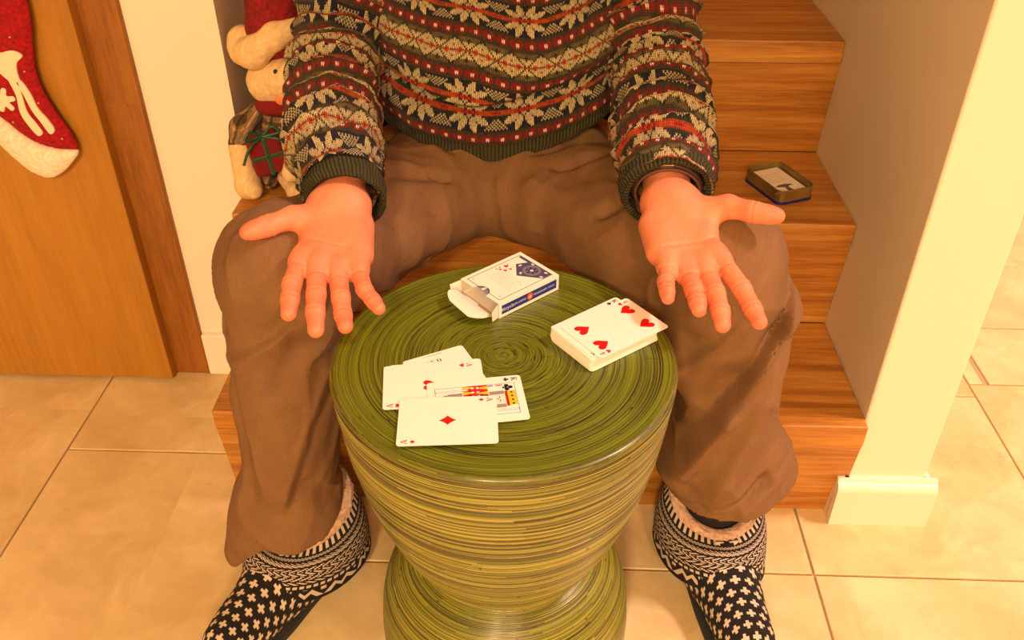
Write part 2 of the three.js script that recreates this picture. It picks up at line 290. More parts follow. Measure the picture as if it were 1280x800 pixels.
// face canvases are portrait, 8 px per mm
const PW = 508, PL = 711, RED = 'rgb(222,18,24)', BLK = 'rgb(16,14,18)';
function faceTex(draw) { return canvasTex(PW, PL, (c) => { c.fillStyle = `rgb(${FACE})`; c.fillRect(0, 0, PW, PL); draw(c); }); }
function pip(c, s, x, y, r, turn = 0, colr = RED) { c.save(); c.translate(x, y); c.rotate(turn); c.fillStyle = colr; suit[s](c, r); c.restore(); }
function index(c, ch, s, colr) {
  for (const k of [0, 1]) { c.save(); if (k) { c.translate(PW, PL); c.rotate(Math.PI); } c.fillStyle = colr; c.font = 'bold 62px serif'; c.textAlign = 'center'; c.textBaseline = 'middle'; c.fillText(ch, 40, 52); c.translate(40, 112); suit[s](c, 21); c.restore(); }
}
const faces = {
  aceDiamonds: faceTex((c) => { index(c, 'A', 'diamond', RED); pip(c, 'diamond', PW / 2, PL / 2, 60); }),
  aceHearts: faceTex((c) => { index(c, 'A', 'heart', RED); pip(c, 'heart', PW / 2, PL / 2, 58); }),
  fourHearts: faceTex((c) => { index(c, '4', 'heart', RED); for (const x of [138, PW - 138]) { pip(c, 'heart', x, 128, 64); pip(c, 'heart', x, PL - 128, 64, Math.PI); } }),
  kingSpades: faceTex((c) => { index(c, 'K', 'spade', BLK); c.strokeStyle = 'rgb(40,50,120)'; c.lineWidth = 3; c.strokeRect(82, 60, PW - 164, PL - 120); }),
  plain: faceTex(() => {}),
  words: faceTex((c) => { c.fillStyle = 'rgb(90,80,96)'; c.fillRect(210, 24, 110, 5); c.fillStyle = 'rgba(150,120,120,.6)'; c.fillRect(160, 24, 60, 4); c.font = 'bold 58px serif'; c.textBaseline = 'middle'; c.textAlign = 'center'; c.fillStyle = 'rgb(52,44,52)'; c.fillText('V', 166, 112); c.fillStyle = 'rgb(120,36,36)'; c.fillText('E', 216, 110); c.fillStyle = 'rgb(52,44,52)'; c.fillText('D', 268, 110); }),
  kingClubs: faceTex((c) => {
    index(c, 'K', 'club', BLK);
    for (const k of [0, 1]) {
      c.save(); if (k) { c.translate(PW, PL); c.rotate(Math.PI); }
      c.beginPath(); c.rect(84, 58, PW - 168, PL / 2 - 58); c.clip();
      c.fillStyle = 'rgb(236,196,40)'; c.beginPath(); c.moveTo(176, 150); c.lineTo(170, 62); c.lineTo(330, 62); c.lineTo(340, 150); c.fill();              // crown
      c.fillStyle = 'rgb(170,30,24)'; c.fillRect(170, 122, 172, 20); c.fillStyle = BLK; for (const x of [190, 232, 276, 318]) { c.beginPath(); c.arc(x, 92, 9, 0, 7); c.fill(); }
      c.fillStyle = 'rgb(226,222,218)'; c.fillRect(160, 142, 196, 120); c.fillStyle = 'rgb(246,232,214)'; c.fillRect(206, 146, 100, 110);            // hair, face
      c.strokeStyle = 'rgb(90,86,90)'; c.lineWidth = 4; for (let i = 0; i < 6; i++) { for (const x of [170 + i * 6, 318 + i * 6]) { c.beginPath(); c.moveTo(x, 146); c.lineTo(x + 3, 256); c.stroke(); } }
      c.fillStyle = BLK; c.fillRect(226, 182, 22, 6); c.fillRect(268, 182, 22, 6); c.fillRect(254, 190, 6, 28); c.fillRect(240, 228, 34, 5);
      c.fillStyle = 'rgb(214,210,206)'; c.beginPath(); c.moveTo(200, 232); c.lineTo(312, 232); c.lineTo(256, 310); c.fill();
      c.fillStyle = 'rgb(206,28,24)'; c.fillRect(84, 262, PW - 168, 100); c.fillStyle = 'rgb(240,200,50)'; for (let i = 0; i < 6; i++) { c.beginPath(); c.moveTo(96 + i * 58, 262); c.lineTo(136 + i * 58, 262); c.lineTo(116 + i * 58, 360); c.fill(); }
      c.fillStyle = 'rgb(30,36,110)'; c.fillRect(186, 300, 140, 22); c.fillStyle = BLK; c.fillRect(196, 268, 30, 26); c.fillRect(288, 268, 30, 26);
      c.fillStyle = 'rgb(250,244,236)'; for (let i = 0; i < 7; i++) { c.beginPath(); c.arc(110 + i * 48, 336, 11, 0, 7); c.fill(); }
      c.fillStyle = 'rgb(250,250,250)'; c.fillRect(374, 62, 16, 240); c.strokeStyle = 'rgb(70,80,170)'; c.lineWidth = 3; c.strokeRect(374, 62, 16, 240);
      c.fillStyle = 'rgb(200,120,170)'; c.fillRect(92, 140, 18, 60); c.fillStyle = 'rgb(110,140,210)'; c.fillRect(92, 220, 18, 40);
      c.restore();
    }
    c.strokeStyle = 'rgb(70,80,150)'; c.lineWidth = 4; c.strokeRect(84, 58, PW - 168, PL - 116); c.beginPath(); c.moveTo(84, PL / 2 - 40); c.lineTo(PW - 84, PL / 2 + 40); c.stroke();
    c.fillStyle = `rgb(${FACE})`; for (const k of [0, 1]) { c.save(); if (k) { c.translate(PW, PL); c.rotate(Math.PI); } c.fillRect(86, 60, 86, 90); c.restore(); }
    pip(c, 'club', 132, 112, 40, 0, BLK); pip(c, 'club', PW - 132, PL - 112, 40, Math.PI, BLK);
  }),
};
const cardShape = (() => { const s = new THREE.Shape(), a = CW / 2, b = CL / 2, r = CR; s.moveTo(-a + r, -b); s.lineTo(a - r, -b); s.absarc(a - r, -b + r, r, -Math.PI / 2, 0); s.lineTo(a, b - r); s.absarc(a - r, b - r, r, 0, Math.PI / 2); s.lineTo(-a + r, b); s.absarc(-a + r, b - r, r, Math.PI / 2, Math.PI); s.lineTo(-a, -b + r); s.absarc(-a + r, -b + r, r, Math.PI, Math.PI * 1.5); return s; })();
const cardGeo = (() => {   // lies flat, face up, portrait top towards -z
  const g = new THREE.ExtrudeGeometry(cardShape, { depth: CT, bevelEnabled: false, curveSegments: 5 }), p = g.attributes.position, uv = g.attributes.uv;
  for (let i = 0; i < p.count; i++) uv.setXY(i, clamp(p.getX(i) / CW + 0.5, 0.004, 0.996), clamp(p.getY(i) / CL + 0.5, 0.004, 0.996));
  g.rotateX(-Math.PI / 2); return g;
})();
const cardMat = Object.fromEntries(Object.entries(faces).map(([k, map]) => [k, phys({ map, roughness: 0.42, clearcoat: 0.2, clearcoatRoughness: 0.3 })]));
function card(kind, x, y, z, turn, tilt, label, group) {   // turn: direction of the portrait top, 0 = -z, +90° = -x
  const m = solo('playing_card', cardGeo, cardMat[kind], label, 'playing card', group);
  m.rotation.set(0, turn, 0, 'YXZ'); m.position.set(x, y, z); if (tilt) { m.rotation.z = tilt[0]; m.rotation.x = tilt[1]; } return m;
}
const rad = Math.PI / 180, Y0 = TH + 0.0004;
card('words', -0.527, Y0, 0.246, 28.2 * rad, null, 'white card with dark lettering, rearmost and half hidden under the ace of hearts');
card('plain', -0.5385, Y0 + 0.0006, 0.2525, 99.5 * rad, null, 'blank looking card of which only the edge shows behind the ace of hearts');
card('aceHearts', -0.5440, Y0 + 0.0012, 0.2566, 97.6 * rad, null, 'ace of hearts card with one red heart, partly under two other cards');
card('kingClubs', -0.4987, Y0 + 0.0018, 0.2785, 100.5 * rad, null, 'king of clubs card with a black club and a crowned figure');
card('aceDiamonds', -0.523, Y0 + 0.0026, 0.3068, 94.67 * rad, null, 'ace of diamonds card lying on top at the near edge of the table');
{ // the squared pile
  const dir = Math.atan2(-0.067, 0.053);    // portrait top towards (0.067, -0.053)
  const cx = -0.368, cz = 0.1768, n = 44;
  for (let i = 0; i < n; i++) {
    const t = i / n, sx = 0.0022 * noise(t * 4, 3.3), sz = 0.002 * noise(t * 4, 8.3) + 0.0015 * (1 - t);
    card('plain', cx - 0.0095 + sx + 0.0008 * (rnd() - 0.5), Y0 + i * 0.00033, cz - 0.001 + sz + 0.0008 * (rnd() - 0.5), dir + 0.03 * noise(t * 7, 1.1), null, 'white card of the squared pile lying under the king of spades', 'squared pile of cards under the four of hearts');
  }
  card('kingSpades', cx - 0.0095, Y0 + n * 0.00033 + 0.0002, cz - 0.002, dir + 0.02, null, 'king of spades card second from the top of the pile, only its corner showing');
  card('fourHearts', cx, Y0 + n * 0.00033 + 0.001, cz, dir - 0.01, null, 'four of hearts card on top of the squared pile');
}
{ // tuck box
  const L = 0.085, W = 0.0635, H = 0.0185, ang = Math.atan2(0.682, 0.731), t = thing('card_box', 'open white and blue card box with its flap bent down onto the table', 'box', [-0.4755, TH + 0.0003, 0.0930], ang);
  const pt = canvasTex(1024, 744, (c, w, h) => {    // top print: x along the length, flap at left
    c.fillStyle = 'rgb(252,244,230)'; c.fillRect(0, 0, w, h); const M = 62;
    c.strokeStyle = 'rgb(46,34,44)'; c.lineWidth = 9; c.strokeRect(M, M, w - 2 * M, h - 2 * M);
    c.fillStyle = 'rgb(70,76,120)'; c.fillRect(w - M - 44, M + 20, 44, h - 2 * M - 60); c.fillStyle = 'rgba(230,230,240,.8)'; c.save(); c.translate(w - M - 22, h / 2); c.rotate(Math.PI / 2); c.font = '26px sans-serif'; c.textAlign = 'center'; c.fillText('PLAYING CARDS', 0, 8); c.restore();
    c.save(); c.translate(795, 452); c.fillStyle = 'rgb(76,78,108)'; c.beginPath(); c.moveTo(-200, -50); c.lineTo(-20, -262); c.lineTo(172, -170); c.lineTo(172, 222); c.lineTo(10, 222); c.closePath(); c.fill();
    c.strokeStyle = 'rgba(210,206,214,.8)'; c.lineWidth = 6; for (const r of [112, 92, 60]) { c.beginPath(); c.arc(30, -10, r, 0, 7); c.stroke(); }
    c.fillStyle = 'rgb(40,42,66)'; for (let i = 0; i < 6; i++) { c.beginPath(); c.ellipse(30 + 60 * Math.cos(i * 1.05), -10 + 60 * Math.sin(i * 1.05), 30, 14, i * 1.05, 0, 7); c.fill(); }
    c.fillStyle = 'rgb(226,222,224)'; c.beginPath(); c.arc(30, -10, 24, 0, 7); c.fill(); for (const [x, y] of [[-120, -60], [0, -200], [140, -110], [130, 150], [20, 180]]) { c.beginPath(); c.ellipse(x, y, 26, 16, x, 0, 7); c.fill(); } c.restore();
    c.fillStyle = 'rgb(214,24,30)'; const H2 = [[640, 150, 34], [560, 118, 20], [530, 160, 22], [500, 118, 18], [566, 220, 26], [640, 238, 22], [690, 130, 12], [700, 230, 12]]; for (const [x, y, s] of H2) { c.save(); c.translate(x, y); c.rotate(0.6); suit[s > 20 ? 'heart' : 'diamond'](c, s); c.restore(); }
    c.strokeStyle = 'rgba(110,70,80,.75)'; c.lineWidth = 4; for (let i = 0; i < 9; i++) { const x = 300 + i * 31; c.setLineDash([7 + (i % 3) * 4, 5, 14, 5]); c.beginPath(); c.moveTo(x, 170); c.lineTo(x, 620 - (i % 3) * 30); c.stroke(); } c.setLineDash([]);
    c.fillStyle = 'rgba(110,80,90,.6)'; c.fillRect(96, 620, 40, 12); c.fillRect(96, 110, 34, 10);
  });
  const sideT = canvasTex(1024, 210, (c, w, h) => {
    c.fillStyle = 'rgb(252,244,230)'; c.fillRect(0, 0, w, h); c.fillStyle = 'rgb(34,44,128)'; c.fillRect(44, 40, w - 88, h - 78);
    c.strokeStyle = 'rgb(226,232,246)'; c.lineWidth = 3; c.fillStyle = 'rgba(226,232,246,.92)'; c.font = 'bold 62px serif'; c.textBaseline = 'middle'; c.textAlign = 'center'; c.fillText('Bicycle', 150, 108); c.font = 'bold 40px serif'; c.fillText('PLAYING', 360, 108); c.fillText('STANDARD', 700, 108); c.font = 'bold 40px serif'; c.fillText('FACE', 890, 108);
    c.fillStyle = 'rgb(206,54,40)'; c.beginPath(); c.arc(520, 104, 52, 0, 7); c.fill(); c.strokeStyle = 'rgb(240,170,140)'; c.lineWidth = 5; c.beginPath(); c.arc(520, 104, 38, 0, 7); c.stroke(); c.save(); c.translate(520, 106); c.fillStyle = 'rgb(246,214,190)'; suit.spade(c, 24); c.restore();
  });
  const white = std({ color: new THREE.Color(0.93, 0.88, 0.78), roughness: 0.55 }), inside = std({ color: new THREE.Color(0.78, 0.7, 0.56), roughness: 0.7 });
  const topM = phys({ map: pt, roughness: 0.4, clearcoat: 0.2, clearcoatRoughness: 0.3 }), sideM = phys({ map: sideT, roughness: 0.4, clearcoat: 0.2, clearcoatRoughness: 0.3 });
  const th = 0.0005, hl = L / 2, hw = W / 2;
  // top panel with a half-round thumb notch at the flap end (x = -hl)
  const s = new THREE.Shape(); s.moveTo(-hl, -hw); s.lineTo(hl, -hw); s.lineTo(hl, hw); s.lineTo(-hl, hw); s.lineTo(-hl, 0.011); s.absarc(-hl, 0, 0.011, Math.PI / 2, -Math.PI / 2, true); s.lineTo(-hl, -hw);
  const tg = new THREE.ExtrudeGeometry(s, { depth: th, bevelEnabled: false, curveSegments: 16 }); { const p = tg.attributes.position, uv = tg.attributes.uv; for (let i = 0; i < p.count; i++) uv.setXY(i, p.getX(i) / L + 0.5, p.getY(i) / W + 0.5); }
  tg.rotateX(-Math.PI / 2); tg.translate(0, H - th, 0); part('top_panel', tg, topM, t);
  part('bottom_panel', box(-hl, hl, 0, th, -hw, hw), white, t);
  const sg = new THREE.PlaneGeometry(L, H); sg.translate(0, H / 2, hw); part('side_panel', new THREE.BoxGeometry(L, H - 2 * th, th).translate(0, H / 2, hw - th / 2), [white, white, white, white, sideM, white], t, 'blue printed side with a red seal');
  part('side_panel', new THREE.BoxGeometry(L, H - 2 * th, th).translate(0, H / 2, -hw + th / 2), [white, white, white, white, inside, sideM], t);
  part('end_panel', box(hl - th, hl, th, H - th, -hw, hw), white, t);
  for (const k of [-1, 1]) { const f = new THREE.Shape(); f.moveTo(0, 0.001); f.lineTo(0.012, 0.003); f.lineTo(0.013, H - 0.004); f.lineTo(0, H - 0.001); const g = new THREE.ExtrudeGeometry(f, { depth: 0.0004, bevelEnabled: false }); g.rotateY(Math.PI + k * 0.35); g.translate(-hl, 0, k * (hw - 0.001)); part('side_flap', boxUV(g), white, t); }
  // the lid: hinge panel falling outwards from the bottom edge, then the tongue lying on the table
  const flapT = canvasTex(256, 256, (c, w, h) => { c.fillStyle = 'rgb(250,240,224)'; c.fillRect(0, 0, w, h); c.strokeStyle = 'rgba(130,90,80,.6)'; c.lineWidth = 2; for (let i = 0; i < 7; i++) { c.setLineDash([9, 5, 16, 4]); c.beginPath(); c.moveTo(70 + i * 22, 40); c.lineTo(70 + i * 22, 216); c.stroke(); } });
  const flapM = std({ map: flapT, roughness: 0.5 });
  const lid = gridGeo(16, 24, (i, j) => {   // i out from the hinge, j across
    const d = i * 0.031, half = (hw - 0.002) * (i < 0.55 ? 1 : Math.sqrt(Math.max(0.02, 1 - Math.pow((i - 0.55) / 0.45, 2) * 0.75))), zz = mix(-half, half, j);
    const y = 0.0006 + 0.0105 * Math.sin(i * 2.2) * (1 - 0.3 * j) + 0.0015 * (1 - j); return [-hl - d * 0.9, y, zz, i, j];
  }, false);
  const lid2 = lid.clone(); lid2.translate(0, 0.0006, 0); part('lid_flap', mergeGeometries([lid, lid2]), flapM, t);
  // a picture card edge seen through the notch
  const peek = canvasTex(128, 128, (c) => { c.fillStyle = 'rgb(120,130,180)'; c.fillRect(0, 0, 128, 128); c.fillStyle = 'rgb(150,30,40)'; c.fillRect(20, 30, 40, 70); c.fillStyle = 'rgb(30,34,80)'; c.beginPath(); c.arc(88, 60, 30, 0, 7); c.fill(); c.fillStyle = 'rgb(240,236,236)'; c.fillRect(0, 52, 128, 9); });
  part('inner_card', new THREE.BoxGeometry(0.03, 0.0004, 0.05).translate(-hl + 0.021, H - 0.0022, 0), std({ map: peek, roughness: 0.5 }), t);
}
// ---------------------------------------------------------------- tin on the step
const STEP2 = 2 * RISE;
{
  const ang = -Math.atan2(0.0375, 0.082), t = thing('storage_tin', 'small open golden tin with rounded corners on the second stair', 'tin', [-0.0895, STEP2 + 0.0002, -0.318], -ang);
  t.rotation.y = Math.atan2(0.036, 0.083);
  const W = 0.062, L = 0.092, H = 0.021, rr = 0.012, w = 0.0012;
  const rs = (a, b, r) => { const s = new THREE.Shape(); s.moveTo(-a + r, -b); s.lineTo(a - r, -b); s.absarc(a - r, -b + r, r, -Math.PI / 2, 0); s.lineTo(a, b - r); s.absarc(a - r, b - r, r, 0, Math.PI / 2); s.lineTo(-a + r, b); s.absarc(-a + r, b - r, r, Math.PI / 2, Math.PI); s.lineTo(-a, -b + r); s.absarc(-a + r, -b + r, r, Math.PI, Math.PI * 1.5); return s; };
  const gt = tex(128, 128, (u, v) => { const k = 0.8 + 0.5 * fbm(u * 6, v * 6, 3, 3); return [176 * k, 146 * k, 76 * k]; });
  const gold = std({ map: gt, metalness: 0.45, roughness: 0.4 }), blue = std({ color: 0x2b2a78, metalness: 0.3, roughness: 0.4 });
  const wall = rs(W / 2, L / 2, rr); wall.holes.push(rs(W / 2 - w, L / 2 - w, rr - w));
  const up = (s, d, y) => { const g = new THREE.ExtrudeGeometry(s, { depth: d, bevelEnabled: false, curveSegments: 10 }); g.rotateX(-Math.PI / 2); g.translate(0, y, 0); return g; };
  part('tin_wall', up(wall, H - 0.004, 0.004), gold, t);
  const band = rs(W / 2 + 0.0008, L / 2 + 0.0008, rr); band.holes.push(rs(W / 2 - w, L / 2 - w, rr - w)); part('printed_band', up(band, 0.0042, 0), blue, t, 'blue printed band at the foot');
  part('tin_floor', up(rs(W / 2 - w, L / 2 - w, rr - w), 0.001, 0), gold, t);
  const lip = new THREE.CatmullRomCurve3(rs(W / 2 - w / 2, L / 2 - w / 2, rr).getPoints(10).map((p) => V(p.x, H, -p.y)), true); part('rolled_rim', new THREE.TubeGeometry(lip, 120, 0.0011, 6, true), gold, t);
  const paperT = canvasTex(256, 384, (c) => { c.fillStyle = 'rgb(236,222,200)'; c.fillRect(0, 0, 256, 384); c.strokeStyle = 'rgba(110,96,84,.55)'; c.lineWidth = 4; for (let i = 0; i < 7; i++) { c.setLineDash([12, 5, 20, 6]); c.beginPath(); c.moveTo(58, 70 + i * 20); c.lineTo(204, 70 + i * 20); c.stroke(); } c.setLineDash([]); c.fillStyle = 'rgb(92,82,76)'; c.fillRect(14, 20, 26, 34); c.beginPath(); c.moveTo(60, 250); c.quadraticCurveTo(130, 210, 206, 252); c.quadraticCurveTo(160, 262, 150, 270); c.lineTo(164, 340); c.lineTo(112, 340); c.lineTo(124, 270); c.closePath(); c.fill(); });
  const pg = new THREE.BoxGeometry(0.0555, 0.0006, 0.083), top = std({ map: paperT, roughness: 0.7 }), edge = std({ color: 0xe8dcc8, roughness: 0.8 });
  const p = part(numbered('printed_card'), pg, [edge, edge, top, edge, edge, edge], scene); tag(p, 'cream printed card with a small dark emblem lying inside the golden tin', 'card');
  p.position.set(-0.0900, STEP2 + 0.0112, -0.3180); p.rotation.set(0.015, t.rotation.y + 0.02, 0, 'YXZ');
  for (let i = 0; i < 3; i++) { const q = part(numbered('printed_card'), pg, edge, scene); tag(q, 'pale card under the top card inside the golden tin', 'card', 'cards under the top card in the tin'); q.position.set(-0.0895, STEP2 + 0.0022 + i * 0.0027, -0.318); q.rotation.y = t.rotation.y; }
}

// ---------------------------------------------------------------- the sitting person
const person = thing('person', 'sitting person in a patterned knitted sweater, brown trousers and knitted slipper boots, both palms open', 'person');
const skinTex = tex(512, 512, (u, v) => { const a = fbm(u * 9, v * 9, 1.7, 4), b = fbm(u * 60, v * 60, 4.1, 2); const t = 0.5 + 0.8 * a + 0.25 * b; return [mix(226, 240, t), mix(128, 154, t), mix(92, 116, t)]; });
skinTex.repeat.set(7, 7);
const skinBump = tex(512, 512, (u, v) => { const k = 128 + 70 * fbm(u * 40, v * 40, 9.3, 3); return [k, k, k]; }, false); skinBump.repeat.set(9, 9);
const skin = phys({ map: skinTex, bumpMap: skinBump, bumpScale: 0.0004, roughness: 0.55, sheen: 0.15, sheenRoughness: 0.5, sheenColor: new THREE.Color(1, 0.6, 0.5) });
const HAND_R = {
  wrist: [-0.662, 0.529, 0.03], index: [[-0.690, 0.512, 0.127], [-0.690, 0.509, 0.166], [-0.687, 0.506, 0.188], [-0.685, 0.501, 0.205]], middle: [[-0.671, 0.509, 0.137], [-0.664, 0.504, 0.177], [-0.660, 0.501, 0.201], [-0.656, 0.494, 0.221]],
  ring: [[-0.650, 0.504, 0.138], [-0.640, 0.501, 0.176], [-0.634, 0.496, 0.198], [-0.629, 0.494, 0.214]], pinky: [[-0.631, 0.504, 0.128], [-0.619, 0.501, 0.161], [-0.608, 0.498, 0.176], [-0.601, 0.496, 0.186]],
  thumb: [[-0.676, 0.522, 0.058], [-0.706, 0.534, 0.076], [-0.728, 0.535, 0.096], [-0.746, 0.535, 0.111]], heel: [[-0.640, 0.516, 0.062], [-0.631, 0.508, 0.105]], elbow: [-0.700, 0.562, -0.14], base: [-0.681, 0.528, 0.044],
  lines: [[[-0.700, 0.530, 0.100], [-0.672, 0.535, 0.124], [-0.640, 0.530, 0.128]], [[-0.690, 0.528, 0.085], [-0.664, 0.535, 0.094], [-0.650, 0.533, 0.112]], [[-0.688, 0.533, 0.072], [-0.672, 0.540, 0.082], [-0.664, 0.540, 0.062]]],
};
const HAND_L = {
  wrist: [-0.304, 0.531, 0.016], index: [[-0.259, 0.514, 0.110], [-0.243, 0.507, 0.154], [-0.236, 0.501, 0.180], [-0.232, 0.497, 0.196]], middle: [[-0.274, 0.508, 0.122], [-0.270, 0.506, 0.161], [-0.268, 0.501, 0.186], [-0.268, 0.497, 0.202]],
  ring: [[-0.293, 0.505, 0.124], [-0.290, 0.505, 0.157], [-0.289, 0.504, 0.175], [-0.289, 0.503, 0.186]], pinky: [[-0.312, 0.507, 0.116], [-0.317, 0.506, 0.144], [-0.317, 0.505, 0.157], [-0.317, 0.503, 0.167]],
  thumb: [[-0.284, 0.526, 0.042], [-0.246, 0.544, 0.052], [-0.222, 0.547, 0.069], [-0.200, 0.549, 0.080]], heel: [[-0.322, 0.519, 0.052], [-0.321, 0.511, 0.094]], elbow: [-0.299, 0.563, -0.15], base: [-0.284, 0.531, 0.036],
  lines: [[[-0.254, 0.532, 0.086], [-0.275, 0.535, 0.108], [-0.316, 0.528, 0.110]], [[-0.262, 0.532, 0.070], [-0.282, 0.538, 0.082], [-0.300, 0.536, 0.102]], [[-0.262, 0.536, 0.060], [-0.276, 0.541, 0.072], [-0.292, 0.541, 0.054]]],
};
const ARM_R = [[-0.628, 0.838, -0.37], [-0.69, 0.72, -0.33], [-0.716, 0.60, -0.245], [-0.706, 0.562, -0.15], [-0.684, 0.546, -0.05], [-0.665, 0.533, 0.008]];
const ARM_L = [[-0.382, 0.838, -0.37], [-0.322, 0.72, -0.335], [-0.298, 0.605, -0.255], [-0.297, 0.565, -0.16], [-0.301, 0.548, -0.06], [-0.304, 0.535, 0.002]];
function handSDF(h) {
  const w = h.wrist, lerp3 = (a, b, t) => a.map((q, i) => mix(q, b[i], t)), fingers = ['index', 'middle', 'ring', 'pinky'];
  const R = { index: [0.0104, 0.0095, 0.0089, 0.0078], middle: [0.0106, 0.0097, 0.0091, 0.0080], ring: [0.0102, 0.0092, 0.0086, 0.0076], pinky: [0.0094, 0.0083, 0.0077, 0.0068] };
  const meta = fingers.map((f, i) => cap(lerp3(w, h[f][0], 0.2), h[f][0], 0.0135, 0.0112));
  const fing = fingers.map((f) => chain(h[f], R[f], 0.004)), pads = fingers.map((f) => ell(lerp3(h[f][0], lerp3(w, h[f][0], 0.7), 0.35).map((q, i) => q + [0, 0.003, 0.002][i]), [0.011, 0.009, 0.011]));
  const thumbC = chain(h.thumb, [0.0165, 0.0122, 0.0108, 0.0078], 0.006), tip = ell(lerp3(h.thumb[3], h.thumb[2], 0.4), [0.0115, 0.009, 0.0105]);
  const thenar = cap(lerp3(w, h.thumb[0], 0.45), lerp3(h.thumb[0], h.index[0], 0.42), 0.0165, 0.011), heel = cap(h.heel[0], h.heel[1], 0.0165, 0.0125), web = cap(lerp3(h.thumb[0], h.thumb[1], 0.6), lerp3(h.thumb[0], h.index[0], 0.62), 0.008, 0.008);
  const base = ell(h.base, [0.019, 0.016, 0.019]), fore = cap(w, h.elbow, 0.0245, 0.036), wr2 = cap(w.map((q, i) => q + [0.011, -0.002, 0.002][i]), w.map((q, i) => q - [0.011, 0.002, -0.002][i]), 0.0195);
  const pc = V(...h.lines[0][1]), vn = V(-0.02, 0.5, 0.86).normalize(), flat = (q) => { const p = V(...q), k = p.clone().sub(pc).dot(vn); return p.addScaledVector(vn, -k).toArray(); };   // palm plane
  const lines = h.lines.map((l) => new THREE.CatmullRomCurve3(l.map((q) => V(...flat(q)))).getPoints(8).map((q) => q.toArray())).map((l) => chain(l, l.map(() => 0), 0.0001));
  const creases = []; for (const f of fingers) for (const [k, q] of [[1, 0], [2, 0], [0, 0.38]]) { const a = h[f][k], b = h[f][k + 1] ?? a, p = lerp3(a, b, q), n = V(...b).sub(V(...a)).normalize(); creases.push([p, [n.x, n.y, n.z]]); }
  { const a = h.thumb[2], b = h.thumb[3], n = V(...b).sub(V(...a)).normalize(); creases.push([a, [n.x, n.y, n.z]]); }
  return (x, y, z) => {
    let palm = meta[0](x, y, z); for (let i = 1; i < 4; i++) palm = smin(palm, meta[i](x, y, z), 0.012);
    palm = smin(palm, thenar(x, y, z), 0.014); palm = smin(palm, base(x, y, z), 0.02); palm = smin(palm, heel(x, y, z), 0.014); palm = smin(palm, smin(fore(x, y, z), wr2(x, y, z), 0.01), 0.02);
    palm = smin(palm, web(x, y, z), 0.012); palm = smin(palm, smin(thumbC(x, y, z), tip(x, y, z), 0.006), 0.012);
    let f = 1; for (let i = 0; i < 4; i++) f = smin(f, smin(fing[i](x, y, z), 9, 0.001), 0.0012);
    let d = smin(palm, f, 0.0075);
    for (const q of pads) d = smin(d, q(x, y, z), 0.006);
    if (Math.abs(d) < 0.01) {
      { const k = (x - pc.x) * vn.x + (y - pc.y) * vn.y + (z - pc.z) * vn.z; if (k > -0.018) for (const l of lines) d += 0.0009 * gauss(l(x - k * vn.x, y - k * vn.y, z - k * vn.z), 0.0019); }
      for (const [p, n] of creases) { const dx = x - p[0], dy = y - p[1], dz = z - p[2]; if (dx * dx + dy * dy + dz * dz < 0.00022) d += 0.00075 * gauss(dx * n[0] + dy * n[1] + dz * n[2], 0.0013); }
    }
    return d;
  };
}
